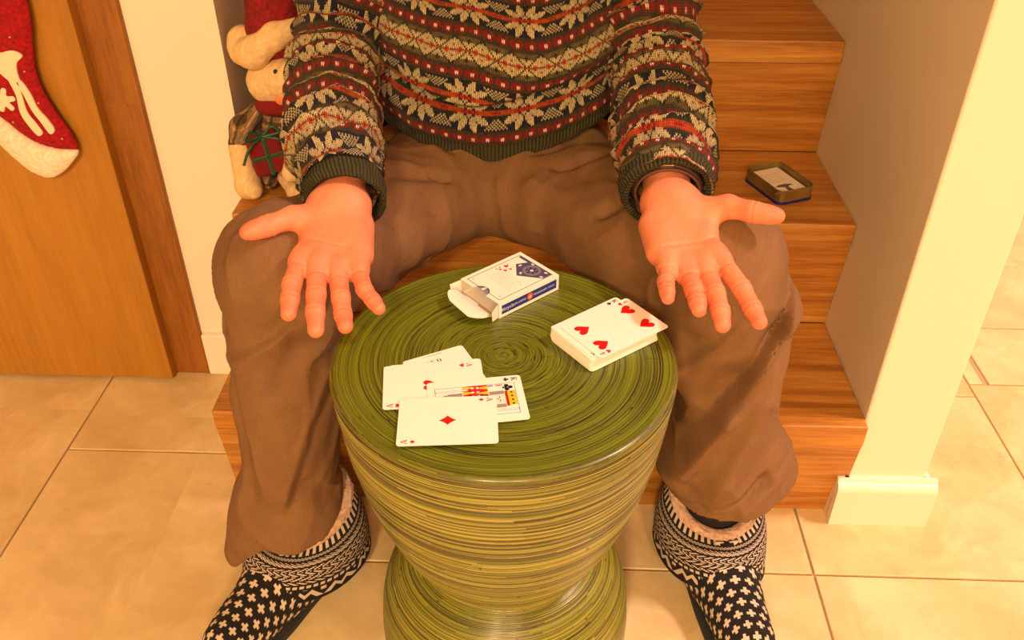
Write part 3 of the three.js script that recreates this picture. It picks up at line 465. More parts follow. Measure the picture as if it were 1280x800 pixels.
{
  const geos = [];
  for (const h of [HAND_R, HAND_L]) { const w = h.wrist; geos.push(surfNet(handSDF(h), [w[0] - 0.105, 0.46, w[2] - 0.045], [w[0] + 0.115, 0.585, w[2] + 0.205], 0.0016)); }
  // torso, arms, legs, neck under the clothes
  const body = [cap([-0.505, 0.5, -0.33], [-0.505, 0.80, -0.365], 0.1, 0.105), cap([-0.61, 0.80, -0.37], [-0.40, 0.80, -0.37], 0.05), cap([-0.505, 0.86, -0.37], [-0.505, 0.99, -0.345], 0.052, 0.048),
    chain([...ARM_R.slice(0, 5), HAND_R.wrist.map((q, i) => mix(q, HAND_R.elbow[i], 0.14))], [0.046, 0.042, 0.036, 0.034, 0.028, 0.0235], 0.02), chain([...ARM_L.slice(0, 5), HAND_L.wrist.map((q, i) => mix(q, HAND_L.elbow[i], 0.14))], [0.046, 0.042, 0.036, 0.034, 0.028, 0.0235], 0.02),
    cap([-0.585, 0.435, -0.28], [-0.735, 0.455, 0.06], 0.05, 0.05), cap([-0.425, 0.435, -0.28], [-0.24, 0.455, 0.04], 0.05, 0.05), cap([-0.735, 0.455, 0.06], [-0.748, 0.09, 0.105], 0.046, 0.034), cap([-0.24, 0.455, 0.04], [-0.206, 0.09, 0.065], 0.046, 0.034), cap([-0.745, 0.055, 0.105], [-0.785, 0.04, 0.19], 0.03, 0.024), cap([-0.205, 0.055, 0.065], [-0.194, 0.04, 0.17], 0.03, 0.024)];
  geos.push(surfNet((x, y, z) => { let d = 1; for (const b of body) d = smin(d, b(x, y, z), 0.03); return d; }, [-0.86, 0, -0.52], [-0.1, 1.02, 0.28], 0.012));
  // head
  const hc = [-0.505, 1.085, -0.315], at = (x, y, z) => [hc[0] + x, hc[1] + y, hc[2] + z];
  const skull = ell(at(0, 0.03, -0.015), [0.074, 0.088, 0.092]), jaw = ell(at(0, -0.045, 0.022), [0.055, 0.062, 0.062]), nose = chain([at(0, 0.015, 0.079), at(0, -0.022, 0.098)], [0.008, 0.0125], 0.004), nk = cap([-0.505, 0.96, -0.35], at(0, -0.03, -0.025), 0.05, 0.05), brow = cap(at(-0.035, 0.026, 0.07), at(0.035, 0.026, 0.07), 0.01), lips = [cap(at(-0.02, -0.052, 0.079), at(0.02, -0.052, 0.079), 0.0055), cap(at(-0.017, -0.062, 0.077), at(0.017, -0.062, 0.077), 0.006)], ears = [-1, 1].map((s) => ell(at(s * 0.076, -0.005, -0.012), [0.009, 0.03, 0.018])), eyes = [-1, 1].map((s) => ell(at(s * 0.031, 0.008, 0.074), [0.016, 0.011, 0.012]));
  const lids = [-1, 1].map((s) => ell(at(s * 0.031, 0.007, 0.067), [0.0135, 0.009, 0.012]));
  geos.push(surfNet((x, y, z) => { let d = smin(skull(x, y, z), jaw(x, y, z), 0.05); d = smin(d, nk(x, y, z), 0.03); d = smin(d, brow(x, y, z), 0.015); for (const e of eyes) d = -smin(-d, e(x, y, z), 0.01); for (const e of lids) d = smin(d, e(x, y, z), 0.004); d = smin(d, nose(x, y, z), 0.01); for (const l of lips) d = smin(d, l(x, y, z), 0.006); for (const e of ears) d = smin(d, e(x, y, z), 0.008); return d; }, [-0.61, 0.945, -0.45], [-0.4, 1.22, -0.19], 0.004));
  const bodyGeo = mergeGeometries(geos), tips = [], mounds = [];   // skin is redder at the fingertips and pads, paler in the hollow of the palm
  for (const h of [HAND_R, HAND_L]) { for (const f of ['index', 'middle', 'ring', 'pinky', 'thumb']) { tips.push(h[f][3]); mounds.push(h[f][0]); } }
  { const p = bodyGeo.attributes.position, c = new Float32Array(p.count * 3); for (let i = 0; i < p.count; i++) { const x = p.getX(i), y = p.getY(i), z = p.getZ(i); let q = 0, m = 0; if (z > 0) { for (const t of tips) q = Math.max(q, gauss(len3(x - t[0], y - t[1], z - t[2]), 0.021)); for (const t of mounds) m = Math.max(m, gauss(len3(x - t[0], y - t[1], z - t[2]), 0.018)); } const k = 0.2 * q + 0.1 * m + 0.05 * noise(x * 70, y * 70, z * 70); c[3 * i] = 1; c[3 * i + 1] = 1 - k; c[3 * i + 2] = 1 - 0.85 * k; } bodyGeo.setAttribute('color', new THREE.BufferAttribute(c, 3)); }
  skin.vertexColors = true; part('body', bodyGeo, skin, person);
  const hair = ell(at(0, 0.042, -0.024), [0.083, 0.092, 0.098]), face = ell(at(0, -0.035, 0.075), [0.066, 0.088, 0.075]);
  part('hair', surfNet((x, y, z) => { const d = hair(x, y, z) + 0.003 * Math.sin(x * 260 + 9 * noise(x * 20, y * 20, z * 20)); return Math.max(-smin(-d, face(x, y, z), 0.012), (hc[1] - 0.055) - y); }, [-0.61, 1.0, -0.45], [-0.4, 1.24, -0.19], 0.004), std({ color: new THREE.Color(0.05, 0.028, 0.014), roughness: 0.6 }), person);
}
// trousers
{
  const twill = tex(512, 512, (u, v) => { const a = fbm(u * 6, v * 6, 2.4, 4), b = fbm(u * 90, v * 90, 6.6, 2); const t = 0.5 + 0.5 * a + 0.4 * b; return [mix(112, 138, t), mix(80, 102, t), mix(50, 64, t)]; }); twill.repeat.set(5, 5);
  const twillBump = tex(256, 256, (u, v) => { const k = 128 + 40 * Math.sin((u + v) * 2 * Math.PI * 32) + 50 * fbm(u * 20, v * 20, 1, 2); return [k, k, k]; }, false); twillBump.repeat.set(14, 14);
  const cloth = std({ map: twill, bumpMap: twillBump, bumpScale: 0.0005, roughness: 0.92 });
  const pelvis = ell([-0.505, 0.440, -0.30], [0.150, 0.075, 0.118]), K = 0.05, sagR = cap([-0.555, 0.432, -0.165], [-0.655, 0.436, -0.02], 0.05, 0.052), sagL = cap([-0.455, 0.432, -0.165], [-0.335, 0.436, -0.02], 0.05, 0.052), gusset = cap([-0.575, 0.428, -0.185], [-0.435, 0.428, -0.185], 0.052);
  const legR = [cap([-0.590, 0.427, -0.26], [-0.733, 0.456, 0.055], 0.066, 0.068), cap([-0.733, 0.452, 0.062], [-0.752, 0.27, 0.072], 0.066, 0.0585), cap([-0.752, 0.28, 0.072], [-0.757, 0.105, 0.105], 0.0585, 0.065), cap([-0.792, 0.13, 0.1], [-0.815, 0.062, 0.122], 0.042, 0.036)];
  const legL = [cap([-0.420, 0.427, -0.26], [-0.240, 0.456, 0.030], 0.066, 0.068), cap([-0.238, 0.452, 0.038], [-0.222, 0.28, 0.055], 0.066, 0.060), cap([-0.222, 0.29, 0.055], [-0.204, 0.14, 0.075], 0.060, 0.068), cap([-0.165, 0.205, 0.06], [-0.146, 0.165, 0.055], 0.04, 0.04)];
  const seg2 = (px, pz, a, b) => { const dx = b[0] - a[0], dz = b[1] - a[1], t = clamp(((px - a[0]) * dx + (pz - a[1]) * dz) / (dx * dx + dz * dz)); return [Math.hypot(px - a[0] - t * dx, pz - a[1] - t * dz), t]; };
  // creases seen from above (x, z): depth, width
  const topCreases = [[[-0.548, -0.168], [-0.655, -0.235], 0.013, 0.008], [[-0.560, -0.205], [-0.635, -0.225], 0.011, 0.008], [[-0.555, -0.125], [-0.625, -0.095], 0.010, 0.008], [[-0.565, -0.085], [-0.63, -0.02], 0.009, 0.009],
    [[-0.462, -0.168], [-0.350, -0.245], 0.013, 0.008], [[-0.450, -0.205], [-0.375, -0.228], 0.011, 0.008], [[-0.455, -0.100], [-0.385, 0.03], 0.012, 0.011], [[-0.385, -0.030], [-0.312, -0.047], 0.010, 0.009], [[-0.44, -0.140], [-0.326, -0.170], 0.010, 0.008], [[-0.66, -0.10], [-0.61, 0.0], 0.008, 0.011], [[-0.70, -0.06], [-0.76, -0.08], 0.007, 0.012]];
  const topRidges = [[[-0.56, -0.19], [-0.62, -0.222], 0.006, 0.010], [[-0.45, -0.19], [-0.39, -0.222], 0.006, 0.010], [[-0.46, -0.12], [-0.40, -0.07], 0.006, 0.014]];
  // creases seen from the front (x, y) on the shins
  const frontCreases = [[[-0.175, 0.40], [-0.255, 0.20], 0.013, 0.016], [[-0.225, 0.345], [-0.280, 0.25], 0.020, 0.024], [[-0.27, 0.40], [-0.285, 0.2], 0.006, 0.012], [[-0.166, 0.205], [-0.215, 0.165], 0.010, 0.008], [[-0.24, 0.17], [-0.27, 0.15], 0.008, 0.008], [[-0.71, 0.40], [-0.735, 0.34], 0.006, 0.014], [[-0.80, 0.42], [-0.79, 0.18], 0.006, 0.010], [[-0.72, 0.20], [-0.70, 0.16], 0.008, 0.012], [[-0.69, 0.36], [-0.72, 0.26], 0.005, 0.014]];
  const frontRidges = [[[-0.172, 0.36], [-0.222, 0.20], 0.006, 0.016], [[-0.76, 0.40], [-0.77, 0.2], 0.003, 0.02]];
  // one-sided folds on the shins: bulge on the side to which the normal (nx, ny) points
  const stepFolds = [[[-0.156, 0.45], [-0.296, 0.185], 0.034, 0.05, 1], [[-0.200, 0.345], [-0.290, 0.235], 0.012, 0.03, 1], [[-0.205, 0.47], [-0.300, 0.33], 0.010, 0.03, 1], [[-0.126, 0.215], [-0.225, 0.172], 0.012, 0.02, 1], [[-0.690, 0.45], [-0.80, 0.37], 0.012, 0.04, 1], [[-0.682, 0.34], [-0.745, 0.18], 0.013, 0.03, -1], [[-0.812, 0.41], [-0.772, 0.20], 0.012, 0.03, 1]];
  const f = (x, y, z) => {
    let r = legR[0](x, y, z); r = smin(r, smin(legR[1](x, y, z), legR[2](x, y, z), 0.02), 0.035); r = smin(r, legR[3](x, y, z), 0.03);
    let l = legL[0](x, y, z); l = smin(l, smin(legL[1](x, y, z), legL[2](x, y, z), 0.02), 0.035); l = smin(l, legL[3](x, y, z), 0.025);
    let d = smin(smin(smin(r, l, K), pelvis(x, y, z), 0.06), gusset(x, y, z), 0.04); d = smin(smin(d, sagR(x, y, z), 0.04), sagL(x, y, z), 0.04);
    if (Math.abs(d) < 0.03) {
      const up = smooth(0.385, 0.41, y) * (1 - smooth(0.10, 0.16, z));
      if (up > 0) for (const [a, b, h, w] of topCreases) { const [q, t] = seg2(x + 0.004 * noise(x * 18, z * 18), z + 0.004 * noise(x * 18, z * 18, 4.4), a, b); d += up * h * gauss(q, w * (0.8 + 0.9 * t)) * (1 - 0.45 * t) * smooth(-0.02, 0.25, t + 0.02); }
      if (up > 0) for (const [a, b, h, w] of topRidges) { const [q, t] = seg2(x, z, a, b); d -= up * h * gauss(q, w) * (1 - t); }
      const fr = smooth(0.0, 0.07, z) * (1 - smooth(0.42, 0.48, y)) * smooth(0.13, 0.18, y);
      if (fr > 0) for (const [a, b, h, w] of frontCreases) d += fr * h * gauss(seg2(x, y, a, b)[0], w);
      if (fr > 0) for (const [a, b, h, w] of frontRidges) d -= fr * h * gauss(seg2(x, y, a, b)[0], w);
      if (fr > 0) for (const [a, b, h, w, sg] of stepFolds) {
        const dx = b[0] - a[0], dy = b[1] - a[1], l = Math.hypot(dx, dy), t = ((x - a[0]) * dx + (y - a[1]) * dy) / (l * l), q = sg * ((x - a[0]) * -dy + (y - a[1]) * dx) / l + 0.004 * noise(t * 6, a[0] * 40);
        if (t > -0.15 && t < 1.15) d -= fr * h * (q > -0.005 ? Math.exp(-Math.max(0, q) / w) * smooth(-0.005, 0.006, q) : 0) * smooth(-0.15, 0.15, t) * (1 - smooth(0.85, 1.15, t));
      }
      d += 0.0055 * noise(x * 16, y * 9, z * 16) - 0.004 * Math.pow(1 - Math.abs(noise(x * 11 + y * 5, y * 7 - x * 4, z * 11)), 6) + 0.0016 * noise(x * 45, y * 20, z * 45 + 3 * noise(x * 8, y * 8, z * 8));
    }
    // hems: cut each leg with a tilted plane and hollow it
    const right = x < -0.5;
    const cut = right ? 0.103 + 0.85 * Math.min(0, x + 0.785) + 0.1 * (x + 0.75) - y : 0.155 - 0.05 * Math.abs(x + 0.2) - y;
    let e = Math.max(d, y < 0.3 ? cut : -1);
    if (cut > -0.04) { const inner = right ? legR[2](x, y, z) : legL[2](x, y, z); e = Math.max(e, -(inner + 0.010 + 0.4 * Math.max(0, -cut - 0.015))); }
    return Math.max(e, z < -0.2 && y < 0.4 ? STEP2 + 0.001 - y : -1);
  };
  part('trousers', surfNet(f, [-0.9, 0.03, -0.47], [-0.09, 0.61, 0.2], 0.005), cloth, person);
}
// sweater
const STITCH = 0.0021;
const knit = (() => {
  const COL = { n: [20, 22, 42], o: [64, 52, 30], c: [204, 188, 142], r: [136, 16, 18], g: [186, 70, 18], d: [34, 42, 26], w: [230, 214, 196], e: [104, 90, 56] }, rows = [];
  const dots = ['oooooooo', 'oooooooo', 'orrorroo', 'rrrrrrro', 'rrrwwrro', 'rrrwwrro', 'orrrrroo', 'oooooooo', 'oooooooo'].reverse();
  const dotRow = (k) => Array.from({ length: 32 }, (_, i) => dots[k][i % 8]);
  for (let k = 0; k < 9; k++) rows.push(dotRow(k));
  for (let j = -7; j <= 7; j++) rows.push(Array.from({ length: 32 }, (_, i) => { const di = Math.abs((i % 16) - 8), a = Math.abs(j); if (a === 7 && di > 2) return 'e'; if (a === 0) return (di % 4 < 2 ? 'r' : 'g'); if (a === 1 && (di === 3 || di === 4)) return 'g'; if (di + a === 8 || (di + a === 7 && a > 5)) return 'd'; if (di === 8 && a >= 4 && a < 7) return 'd'; if (di === 7 && a === 5) return 'd'; if (di === 0 && a === 3) return 'r'; if (di + a > 8) return a > 4 ? 'e' : 'c'; return 'c'; }));
  for (let k = 0; k < 9; k++) rows.push(dotRow(k));
  const leaf = (x, y, cx, cy, ang, L, W) => { const dx = x - cx, dy = y - cy, u = dx * Math.cos(ang) + dy * Math.sin(ang), v = -dx * Math.sin(ang) + dy * Math.cos(ang); return (u / L) ** 2 + (v / W) ** 2 < 1; };
  for (let j = -10; j <= 10; j++) rows.push(Array.from({ length: 32 }, (_, i) => {
    const di = Math.abs(i - 16), a = Math.abs(j);
    if (a <= 1) return di < 6 && (di + a) % 3 !== 2 ? 'r' : di > 13 && a === 0 ? 'r' : 'g';
    if (leaf(di, a, 3.1, 6.4, 1.2, 4.2, 1.95) || leaf(di, a, 7.4, 3.9, 0.40, 4.6, 1.85)) return 'c';
    if (di === 0 && (a === 2 || a === 3)) return 'c'; if (di === a - 1 && a < 5) return 'c';
    const ti = 16 - di; if (a >= 4 && a <= 9 && ti < a - 2.5) return (ti + a) % 2 ? 'c' : 'n';
    return a < 4 && di > 8 ? 'd' : 'n';
  }));
  const S = 16, W = 32 * S, H = rows.length * S;
  const map = canvasTex(W, H, (c) => {
    c.fillStyle = 'rgb(20,18,16)'; c.fillRect(0, 0, W, H); c.lineCap = 'round';
    rows.forEach((r, k) => r.forEach((ch, i) => { const q = COL[ch], v = 0.88 + 0.24 * rnd(), x = i * S, y = H - (k + 1) * S; c.strokeStyle = `rgb(${q.map((z) => Math.round(Math.min(255, z * v)))})`; c.lineWidth = 8; for (const oy of [0, -H, H]) { if (oy && k > 0 && k < rows.length - 1) continue; c.beginPath(); c.moveTo(x + 3.5, y + 1 + oy); c.lineTo(x + 8, y + 14 + oy); c.lineTo(x + 12.5, y + 1 + oy); c.stroke(); } }));
  });
  const bump = canvasTex(256, 256, (c) => { c.fillStyle = '#202020'; c.fillRect(0, 0, 256, 256); c.lineCap = 'round'; for (let k = -1; k < 17; k++) for (let i = 0; i < 16; i++) { const x = i * 16, y = k * 16; for (const [w, g] of [[9, 90], [6, 170], [3, 240]]) { c.strokeStyle = `rgb(${g},${g},${g})`; c.lineWidth = w; c.beginPath(); c.moveTo(x + 3.5, y + 1); c.lineTo(x + 8, y + 14); c.lineTo(x + 12.5, y + 1); c.stroke(); } } }, false);
  bump.repeat.set(2, rows.length / 16);
  return { mat: phys({ map, bumpMap: bump, bumpScale: 0.0009, roughness: 0.95, sheen: 0.2, sheenRoughness: 0.7, sheenColor: new THREE.Color(0.6, 0.5, 0.4) }), n: rows.length };
})();
const ribMat = (() => {
  const map = tex(128, 128, (u, v, x) => { const s = Math.abs(((x % 16) / 16) - 0.5) * 2, k = 0.6 + 0.5 * smooth(0, 0.8, 1 - s) + 0.3 * noise(u * 40, v * 40); return [62 * k, 60 * k, 34 * k]; });
  const bump = tex(128, 128, (u, v, x) => { const s = Math.abs(((x % 16) / 16) - 0.5) * 2, k = 255 * smooth(0, 0.9, 1 - s); return [k, k, k]; }, false);
  return std({ map, bumpMap: bump, bumpScale: 0.0016, roughness: 0.95 });
})();
const UW = 32 * STITCH, VW = knit.n * STITCH * 0.93;
{
  // torso: a around (0 = +x, quarter = front), s metres up from the hem
  const foldLine = (ca) => 0.076 + 0.026 * smooth(-0.1, -0.9, ca) + 0.02 * ca;
  const torso = (a, s) => {
    const ca = Math.cos(a), sa = Math.sin(a), front = smooth(-0.3, 0.6, sa), y0 = mix(0.45, 0.489 + 0.042 * ca * ca + 0.010 * ca, front), y = y0 + s * 0.93, h = clamp((y - 0.45) / 0.45);
    const sh = smooth(0.845, 0.94, y);
    const rx = mix(mix(0.196, 0.184, smooth(0, 0.5, h)), 0.075, sh), rz = mix(mix(0.166, 0.114, smooth(0, 0.5, h)), 0.068, sh), cz = -0.322 - 0.041 * h;
    let k = 0.0;
    k += 0.0075 * Math.sin(s * 62 + 1.1 * ca + 0.9) * smooth(0.02, 0.06, s) * (1 - smooth(0.2, 0.4, s));
    // a sagging fold from the wearer's right side to the middle
    const q = s - foldLine(ca), fa = 0.25 + 0.75 * smooth(0.35, -0.25, ca); k += fa * (q > -0.006 ? 0.020 * Math.exp(-Math.max(0, q) / 0.035) * smooth(-0.006, 0.003, q) : -0.005 * gauss(q + 0.014, 0.012)) * front;
    k += 0.006 * noise(ca * 3, s * 14, sa * 3) + 0.003 * noise(ca * 9, s * 30, sa * 9);
    if (s < 0.024) k -= 0.004 * (1 - smooth(0.015, 0.024, s));
    return [-0.505 + (rx + k) * ca, y, cz + (rz + k) * sa, -a * 0.168 / UW, 0];
  };
  part('sweater_body', gridGeo(300, 220, (i, j) => { const a = -j * 2 * Math.PI, s = 0.020 + i * 0.467, p = torso(a, s); p[3] = j * 16; const front = smooth(-0.3, 0.6, Math.sin(a)); p[4] = (s - 0.020) / VW + 24 / 54 - front * 14 / 54 * smooth(0.35, -0.25, Math.cos(a)) * smooth(-0.007, 0.0015, s - foldLine(Math.cos(a))); return p; }, true, false), knit.mat, person);
  part('sweater_hem', gridGeo(16, 220, (i, j) => { const a = -j * 2 * Math.PI, p = torso(a, i * 0.023 - 0.001), c = 1 - 0.05 * Math.pow(1 - i, 6); p[0] = -0.505 + (p[0] + 0.505) * c; p[3] = j * 30; p[4] = i; return p; }, true, false), ribMat, person);
  // collar
  part('collar', gridGeo(10, 60, (i, j) => { const a = -j * 2 * Math.PI, t = i * Math.PI * 2; const r = 0.066 + 0.012 * Math.cos(t) * 0.7; return [-0.505 + r * Math.cos(a), 0.93 + 0.016 * Math.sin(t), -0.362 + r * Math.sin(a), j * 12, i]; }, true, false), ribMat, person);
}
function sleeve(ctrl, radii, seedS, v0, endS, foldAmp) {
  const C = new THREE.CatmullRomCurve3(ctrl.map((p) => V(...p)), false, 'centripetal'), L = C.getLength(), N = 260, M = 96;
  const T = [], P = []; for (let i = 0; i <= N; i++) { P.push(C.getPointAt(i / N)); T.push(C.getTangentAt(i / N)); }
  let n = V(1, 0, 0); const fr = []; for (let i = 0; i <= N; i++) { n = n.clone().addScaledVector(T[i], -n.dot(T[i])).normalize(); fr.push([n, V().crossVectors(T[i], n)]); }
  const rad1 = (t) => { const x = t * (radii.length - 1), k = Math.min(radii.length - 2, Math.floor(x)), f = x - k, s = f * f * (3 - 2 * f); return mix(radii[k], radii[k + 1], s); };
  const pt = (t, a, extra = 0) => {
    const i = Math.round(clamp(t) * N), s = t * L, ca = Math.cos(a), sa = Math.sin(a);
    const bunch = smooth(0.08, 0.22, s) * (1 - smooth(L - 0.05, L - 0.005, s) * 0.5);
    const ph = s / 0.0365 * 2 * Math.PI + 0.9 * Math.sin(a + seedS) + 1.4 * noise(ca * 1.2 + seedS, s * 9, sa * 1.2);
    const w = Math.sin(ph), fold = foldAmp * bunch * (0.6 * w + 0.4 * (1 - Math.pow(1 - Math.abs(Math.sin(ph / 2)), 1.4) * 2)) * (0.75 + 0.6 * noise(ca * 1.6, s * 12 + seedS, sa * 1.6));
    const r = rad1(clamp(t)) + fold + 0.003 * noise(ca * 4 + seedS, s * 30, sa * 4) + extra;
    const p = P[i].clone().addScaledVector(fr[i][0], r * ca).addScaledVector(fr[i][1], r * sa).addScaledVector(T[i], foldAmp * 0.7 * bunch * Math.cos(ph));
    return p;
  };
  const turns = Math.round(2 * Math.PI * 0.054 / UW);
  const g = gridGeo(N, M, (i, j) => { const a = j * 2 * Math.PI, p = pt(i, a); return [p.x, p.y, p.z, j * turns, v0 + (1 - i) * L * 1.12 / VW]; }, true, false);
  return { g, pt, C, T, P, fr, L, N };
}
{
  const sR = sleeve(ARM_R, [0.066, 0.062, 0.059, 0.057, 0.056, 0.054, 0.045], 0.7, 0.62, 0, 0.0088);
  part('sleeve', sR.g, knit.mat, person);
  const sL = sleeve(ARM_L, [0.066, 0.062, 0.059, 0.058, 0.058, 0.057, 0.050], 2.9, 0.30, 0, 0.0095);
  part('sleeve', sL.g, knit.mat, person);
  const cuff = (s, back, len, r0, r1, thick, tiltA) => {
    const e = s.P[s.N], t = s.T[s.N], [n, b] = s.fr[s.N];
    return gridGeo(26, 96, (i, j) => {
      const a = j * 2 * Math.PI, q = i < 0.8 ? i / 0.8 : 1 - (i - 0.8) / 0.2 * 0.45, inn = i < 0.8 ? 0 : thick * smooth(0.8, 0.86, i), r = mix(r0, r1, q) + 0.002 * noise(Math.cos(a) * 3, q * 4, Math.sin(a) * 3) + (i < 0.8 ? 0.002 * Math.sin(q * 3.1) : 0) - inn;
      const p = e.clone().addScaledVector(t, -back + q * len + tiltA * Math.cos(a) * q).addScaledVector(n, r * Math.cos(a)).addScaledVector(b, r * Math.sin(a) * 0.92); return [p.x, p.y, p.z, j * 8, q];
    }, true, false);
  };
  part('cuff', cuff(sR, 0.012, 0.036, 0.0465, 0.041, 0.005, 0.010), ribMat, person);
  part('cuff', cuff(sL, 0.014, 0.020, 0.054, 0.047, 0.006, -0.006), ribMat, person);
  // bracelet on the left wrist
  const br = new THREE.Group(); br.name = 'bracelet'; person.add(br);
  const w = V(...HAND_L.wrist), el = V(...HAND_L.elbow), ax = el.clone().sub(w).normalize(), c0 = w.clone().addScaledVector(ax, 0.020), u = V(1, 0, 0).addScaledVector(ax, -ax.x).normalize(), v = V().crossVectors(ax, u);
  const leather = std({ color: new THREE.Color(0.06, 0.03, 0.018), roughness: 0.45 }), metal = std({ color: 0xc9b49a, metalness: 0.9, roughness: 0.25 });
  const ringG = (rx, ry, off, tr) => new THREE.TubeGeometry(new THREE.CatmullRomCurve3(Array.from({ length: 28 }, (_, i) => { const a = i / 28 * 2 * Math.PI; return c0.clone().addScaledVector(ax, off).addScaledVector(u, rx * Math.cos(a)).addScaledVector(v, ry * Math.sin(a)); }), true), 90, tr, 8, true);
  part('strap', mergeGeometries([ringG(0.0365, 0.0325, 0, 0.003), ringG(0.0365, 0.0325, 0.0055, 0.003)]), leather, br);
  part('beaded_cord', ringG(0.0355, 0.0315, -0.006, 0.0018), std({ color: new THREE.Color(0.12, 0.05, 0.04), roughness: 0.5 }), br);
  const clasp = new RoundedBoxGeometry(0.016, 0.005, 0.007, 2, 0.0015); part('clasp', clasp, metal, br).position.copy(c0.clone().addScaledVector(v, -0.0335).addScaledVector(u, -0.004));
  br.children[2].lookAt(c0.clone().addScaledVector(ax, 3)); 
}
// slipper boots and socks
{
  const bootTex = canvasTex(512, 512, (c, w, h) => {      // cream crosses in a dark lattice
    c.fillStyle = 'rgb(24,20,24)'; c.fillRect(0, 0, w, h); const n = 8, q = w / n, p = q / 4.6;
    for (let i = -1; i <= n; i++) for (let j = -1; j <= n; j++) { const x = (i + 0.5 + (j % 2 ? 0.5 : 0)) * q, y = (j + 0.5) * q; c.fillStyle = 'rgb(224,206,184)'; c.fillRect(x - p * 0.55, y - p * 1.6, p * 1.1, p * 3.2); c.fillRect(x - p * 1.6, y - p * 0.55, p * 3.2, p * 1.1); }
  });
  const bandTex = canvasTex(512, 512, (c, w, h) => {      // stripes of the turned cuff, v up the cuff
    c.fillStyle = 'rgb(26,22,26)'; c.fillRect(0, 0, w, h); const px = 8, W = 64, H = 64, cream = 'rgb(222,204,184)';
    const row = (k, f) => { for (let i = 0; i < W; i++) if (f(i)) { c.fillStyle = cream; c.fillRect(i * px, h - (k + 1) * px, px, px); } };
    for (let k = 0; k < H; k++) {
      if (k < 3) continue; if (k < 7) { row(k, (i) => (i % 3 !== 0)); continue; } if (k < 10) continue;
      if (k < 14) { row(k, (i) => ((i + k) % 4 < 2)); continue; } if (k < 16) continue; if (k < 20) { row(k, (i) => ((i - k + 64) % 4 < 2)); continue; } if (k < 23) { row(k, (i) => i % 4 === k % 2); continue; }
      if (k < 27) { row(k, (i) => ((i + k) % 4 < 2)); continue; } if (k < 30) { row(k, (i) => i % 4 === (k % 2) * 2); continue; } if (k < 34) { row(k, (i) => ((i - k + 64) % 4 < 2)); continue; } if (k < 37) continue;
      if (k < 41) { row(k, (i) => ((i + k) % 3 < 1.5)); continue; } if (k < 44) { row(k, (i) => (i + k) % 3 === 0); continue; } if (k < 47) continue; if (k < 51) { row(k, (i) => (i + k) % 2 === 0); continue; } if (k < 54) continue; row(k, (i) => i % 4 < 2);
    }
  });
  const trimT = canvasTex(512, 128, (c, w, h) => { c.fillStyle = 'rgb(26,22,26)'; c.fillRect(0, 0, w, h); c.fillStyle = 'rgb(226,208,188)'; for (let i = 0; i < 4; i++) { const x = i * 128; c.beginPath(); c.moveTo(x, 100); c.lineTo(x + 40, 30); c.lineTo(x + 64, 70); c.lineTo(x + 88, 30); c.lineTo(x + 128, 100); c.lineTo(x + 104, 100); c.lineTo(x + 84, 64); c.lineTo(x + 64, 104); c.lineTo(x + 44, 64); c.lineTo(x + 24, 100); c.fill(); c.fillRect(x + 56, 14, 16, 16); c.fillRect(x + 118, 20, 20, 34); } });
  const fleeceT = tex(256, 256, (u, v) => { const a = fbm(u * 22, v * 22, 3.3, 4), t = clamp(0.5 + 1.1 * a); return [mix(176, 222, t), mix(142, 190, t), mix(120, 164, t)]; });
  const knitB = canvasTex(256, 256, (c) => { c.fillStyle = '#303030'; c.fillRect(0, 0, 256, 256); c.fillStyle = '#d0d0d0'; for (let i = 0; i < 32; i++) for (let j = 0; j < 32; j++) { c.beginPath(); c.ellipse(i * 8 + 4, j * 8 + 4, 3.2, 4, 0, 0, 7); c.fill(); } }, false);
  knitB.repeat.set(4, 4);
  const M = (map, o = {}) => std({ map, bumpMap: knitB, bumpScale: 0.0006, roughness: 0.95, ...o });
  const upperM = M(bootTex), bandM = M(bandTex), trimM = M(trimT), fleece = std({ map: fleeceT, bumpMap: fleeceT, bumpScale: 0.003, roughness: 1 }), soleM = std({ color: new THREE.Color(0.03, 0.028, 0.03), roughness: 0.9 }), sockM = std({ color: new THREE.Color(0.016, 0.014, 0.016), roughness: 1 });
  function boot(x, z, turn, label) {
    const b = new THREE.Group(); b.name = 'slipper_boot'; b.position.set(x, 0, z); b.rotation.y = turn; b.userData.label = label; person.add(b);
    const heel = cap([0, 0.046, -0.045], [0, 0.046, 0.05], 0.043, 0.046), toe = cap([0, 0.045, 0.05], [0.004, 0.033, 0.165], 0.046, 0.035), shaft = cap([0, 0.055, -0.006], [0, 0.112, -0.008], 0.052, 0.052);
    const f = (X, Y, Z) => { let d = smin(smin(heel(X, Y, Z), toe(X, Y, Z), 0.03), shaft(X, Y, Z), 0.035); d += 0.0012 * noise(X * 50, Y * 50, Z * 50); d = Math.max(d, 0.006 - Y, Y - 0.118); const inn = (Math.hypot(X / 0.057, (Z + 0.002) / (Y > 0.07 ? 0.064 : 0.0585)) - 1) * 0.057; return Math.max(d, Y > 0.05 ? -inn : -1); };
    const g = surfNet(f, [-0.075, 0, -0.11], [0.075, 0.13, 0.22], 0.004), p = g.attributes.position, uv = g.attributes.uv;
    for (let i = 0; i < p.count; i++) { const X = p.getX(i), Y = p.getY(i), Z = p.getZ(i); uv.setXY(i, Math.atan2(X, Math.max(0.002, Y - 0.004)) * 0.052 / 0.105, (Z + 0.35 * Y) / 0.105); }
    part('upper', g, upperM, b);
    const so = new THREE.Shape(); const out = [[0.036, -0.075], [0.045, -0.03], [0.046, 0.05], [0.048, 0.12], [0.034, 0.185], [0.0, 0.203], [-0.032, 0.185], [-0.043, 0.12], [-0.044, 0.05], [-0.044, -0.03], [-0.034, -0.075], [0, -0.09]];
